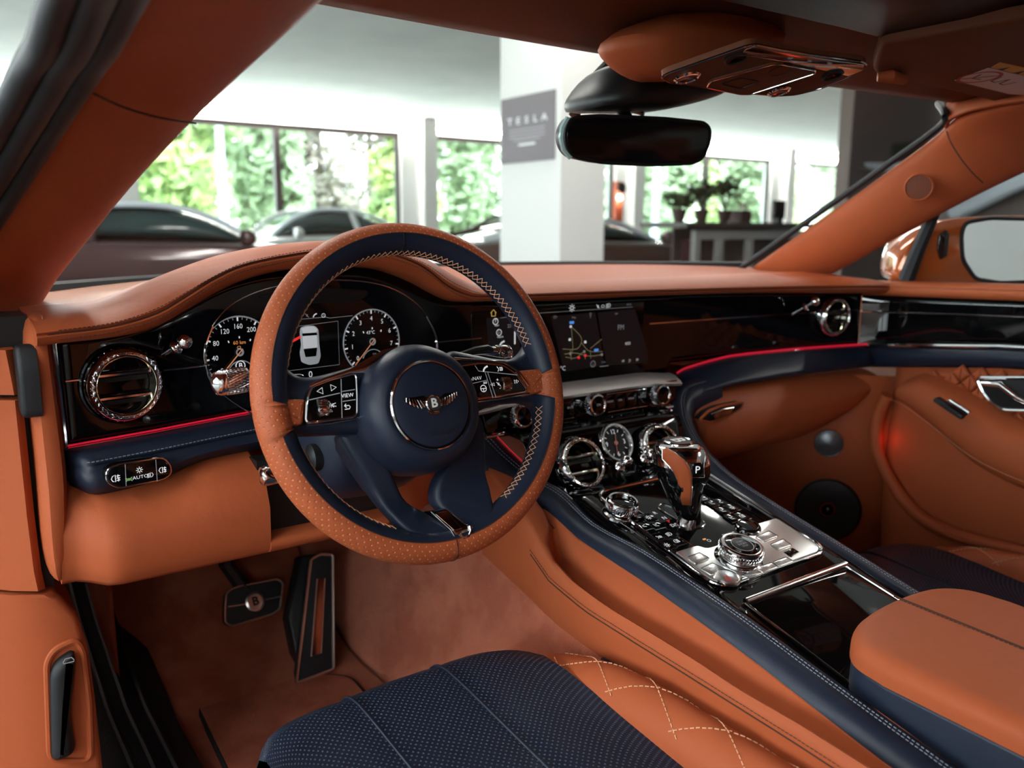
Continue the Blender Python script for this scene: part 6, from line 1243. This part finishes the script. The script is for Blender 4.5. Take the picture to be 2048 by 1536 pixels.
for d_, s_ in ((-.17, .45), (-.14, .72), (-.08, .93), (-.02, 1.0), (.012, .99), (.016, .96)):
    cx_, cy_ = sum(p[0] for p in P)/len(P), sum(p[1] for p in P)/len(P); rw.append([MX.p(cx_+(p[0]-cx_)*s_, cy_+(p[1]-cy_)*s_, d_) for p in P])
mk('mirror_shell', loft(rw), 'copper_paint', wm, ang=70)
mgp = rpoly(MX.pl([(1922, 470), (1930, 445), (1980, 436), (2140, 440), (2140, 560), (2000, 566), (1950, 558), (1925, 520)], .016), .012)
mat('mirror', (.85, .87, .88), .02, metal=1); mk('mirror_glass', ext(inset(ccw(mgp), .004), MX, .010, .0175), 'mirror', wm); mk('glass_rim', line(MX, mgp, .004, .0165, True, 8), 'rubber', wm)
mk('mirror_fin', ext(rpoly(MX.pl([(1875, 470), (1890, 458), (1897, 470), (1893, 512), (1878, 520), (1872, 500)], .014), .004), MX, .010, .020, .004), 'gloss_black', wm)
mk('mirror_foot', tube([V_((.80, .16, .835)), V_((.90, .14, .84)), MX.p(-.05, -.05, -.05)], [.03, .028, .03], 12), 'copper_paint', wm)
qp_ = mk('window_post', tube([PX(1812, 560, .765), PX(1838, 495, .765), PX(1868, 425, .76)], [.016, .013, .012], 8), 'rubber', label='black quarter window post before the wing mirror', cat='window post')
mk('side_window', grid([[V_((.775, y, .84)), V_((.765, y, .94)), V_((.735, y, 1.04))] for y in (.20, .05, -.1, -.4, -.8)]), 'windshield_glass', label='passenger side window glass', cat='window')
# ------------------------------------------------------------------ the rest of the cabin shell behind the camera
bs = thing('car_body', (0, -1.3, .10), 'copper painted car body shell enclosing the cabin', 'car body')
mk('roof_skin', grid([[V_((x, y, 1.250-.055*(abs(x)/.62)**2.4-.10*sstep(-1.1, -2.0, y)-.02*sstep(-.2, .1, y))) for y in (.06, -.2, -.6, -1.1, -1.5, -2.0)] for x in [-.62+.062*i for i in range(21)]]), 'copper_paint', bs, solid=.008)
mk('rear_lining', grid([[V_((x, y, z)) for y, z in ((-1.05, 1.215-.05*(abs(x)/.62)**2.2), (-1.5, 1.17-.05*(abs(x)/.62)**2.2), (-1.95, 1.02), (-2.0, .80), (-1.95, .24))] for x in [-.62+.124*i for i in range(11)]]), 'tan', bs, solid=.006)
mk('rear_quarter', grid([[V_((-.74, -1.2, z)), V_((-.76, -1.6, z)), V_((-.70, -2.0, z))] for z in (.1, .5, .84, 1.14)]), 'copper_paint', bs, solid=.01)
mk('rear_quarter', grid([[V_((.76, -.92, z)), V_((.78, -1.4, z)), V_((.70, -2.0, z))] for z in (.1, .5, .84, 1.14)]), 'copper_paint', bs, solid=.01)
mk('firewall', grid([[V_((x, y, z)) for y, z in ((.86, .56), (.60, .66), (.30, .72), (.24, .74))] for x in (-.72, -.3, .2, .72)]), 'matte_black', bs, solid=.004)
mk('rocker', bxw(-.86, -.70, -1.3, .22, .0, .262, .02), 'copper_paint', bs)
mk('underbody', bxw(-.72, .78, -2.0, .86, .16, .215), 'matte_black', bs)
mk('door_outer', grid([[V_((.80, y, z)) for z in (.1, .4, .83)] for y in (.45, -.2, -.95)]), 'copper_paint', bs, solid=.01)
mk('front_wing', grid([[V_((.82, y, z)) for z in (.1, .5, .76)] for y in (.44, 1.0, 1.9)]), 'copper_paint', bs, solid=.01)
mk('front_wing', grid([[V_((-.84, y, z)) for z in (.1, .5, .74)] for y in (.24, 1.0, 1.9)]), 'copper_paint', bs, solid=.01)
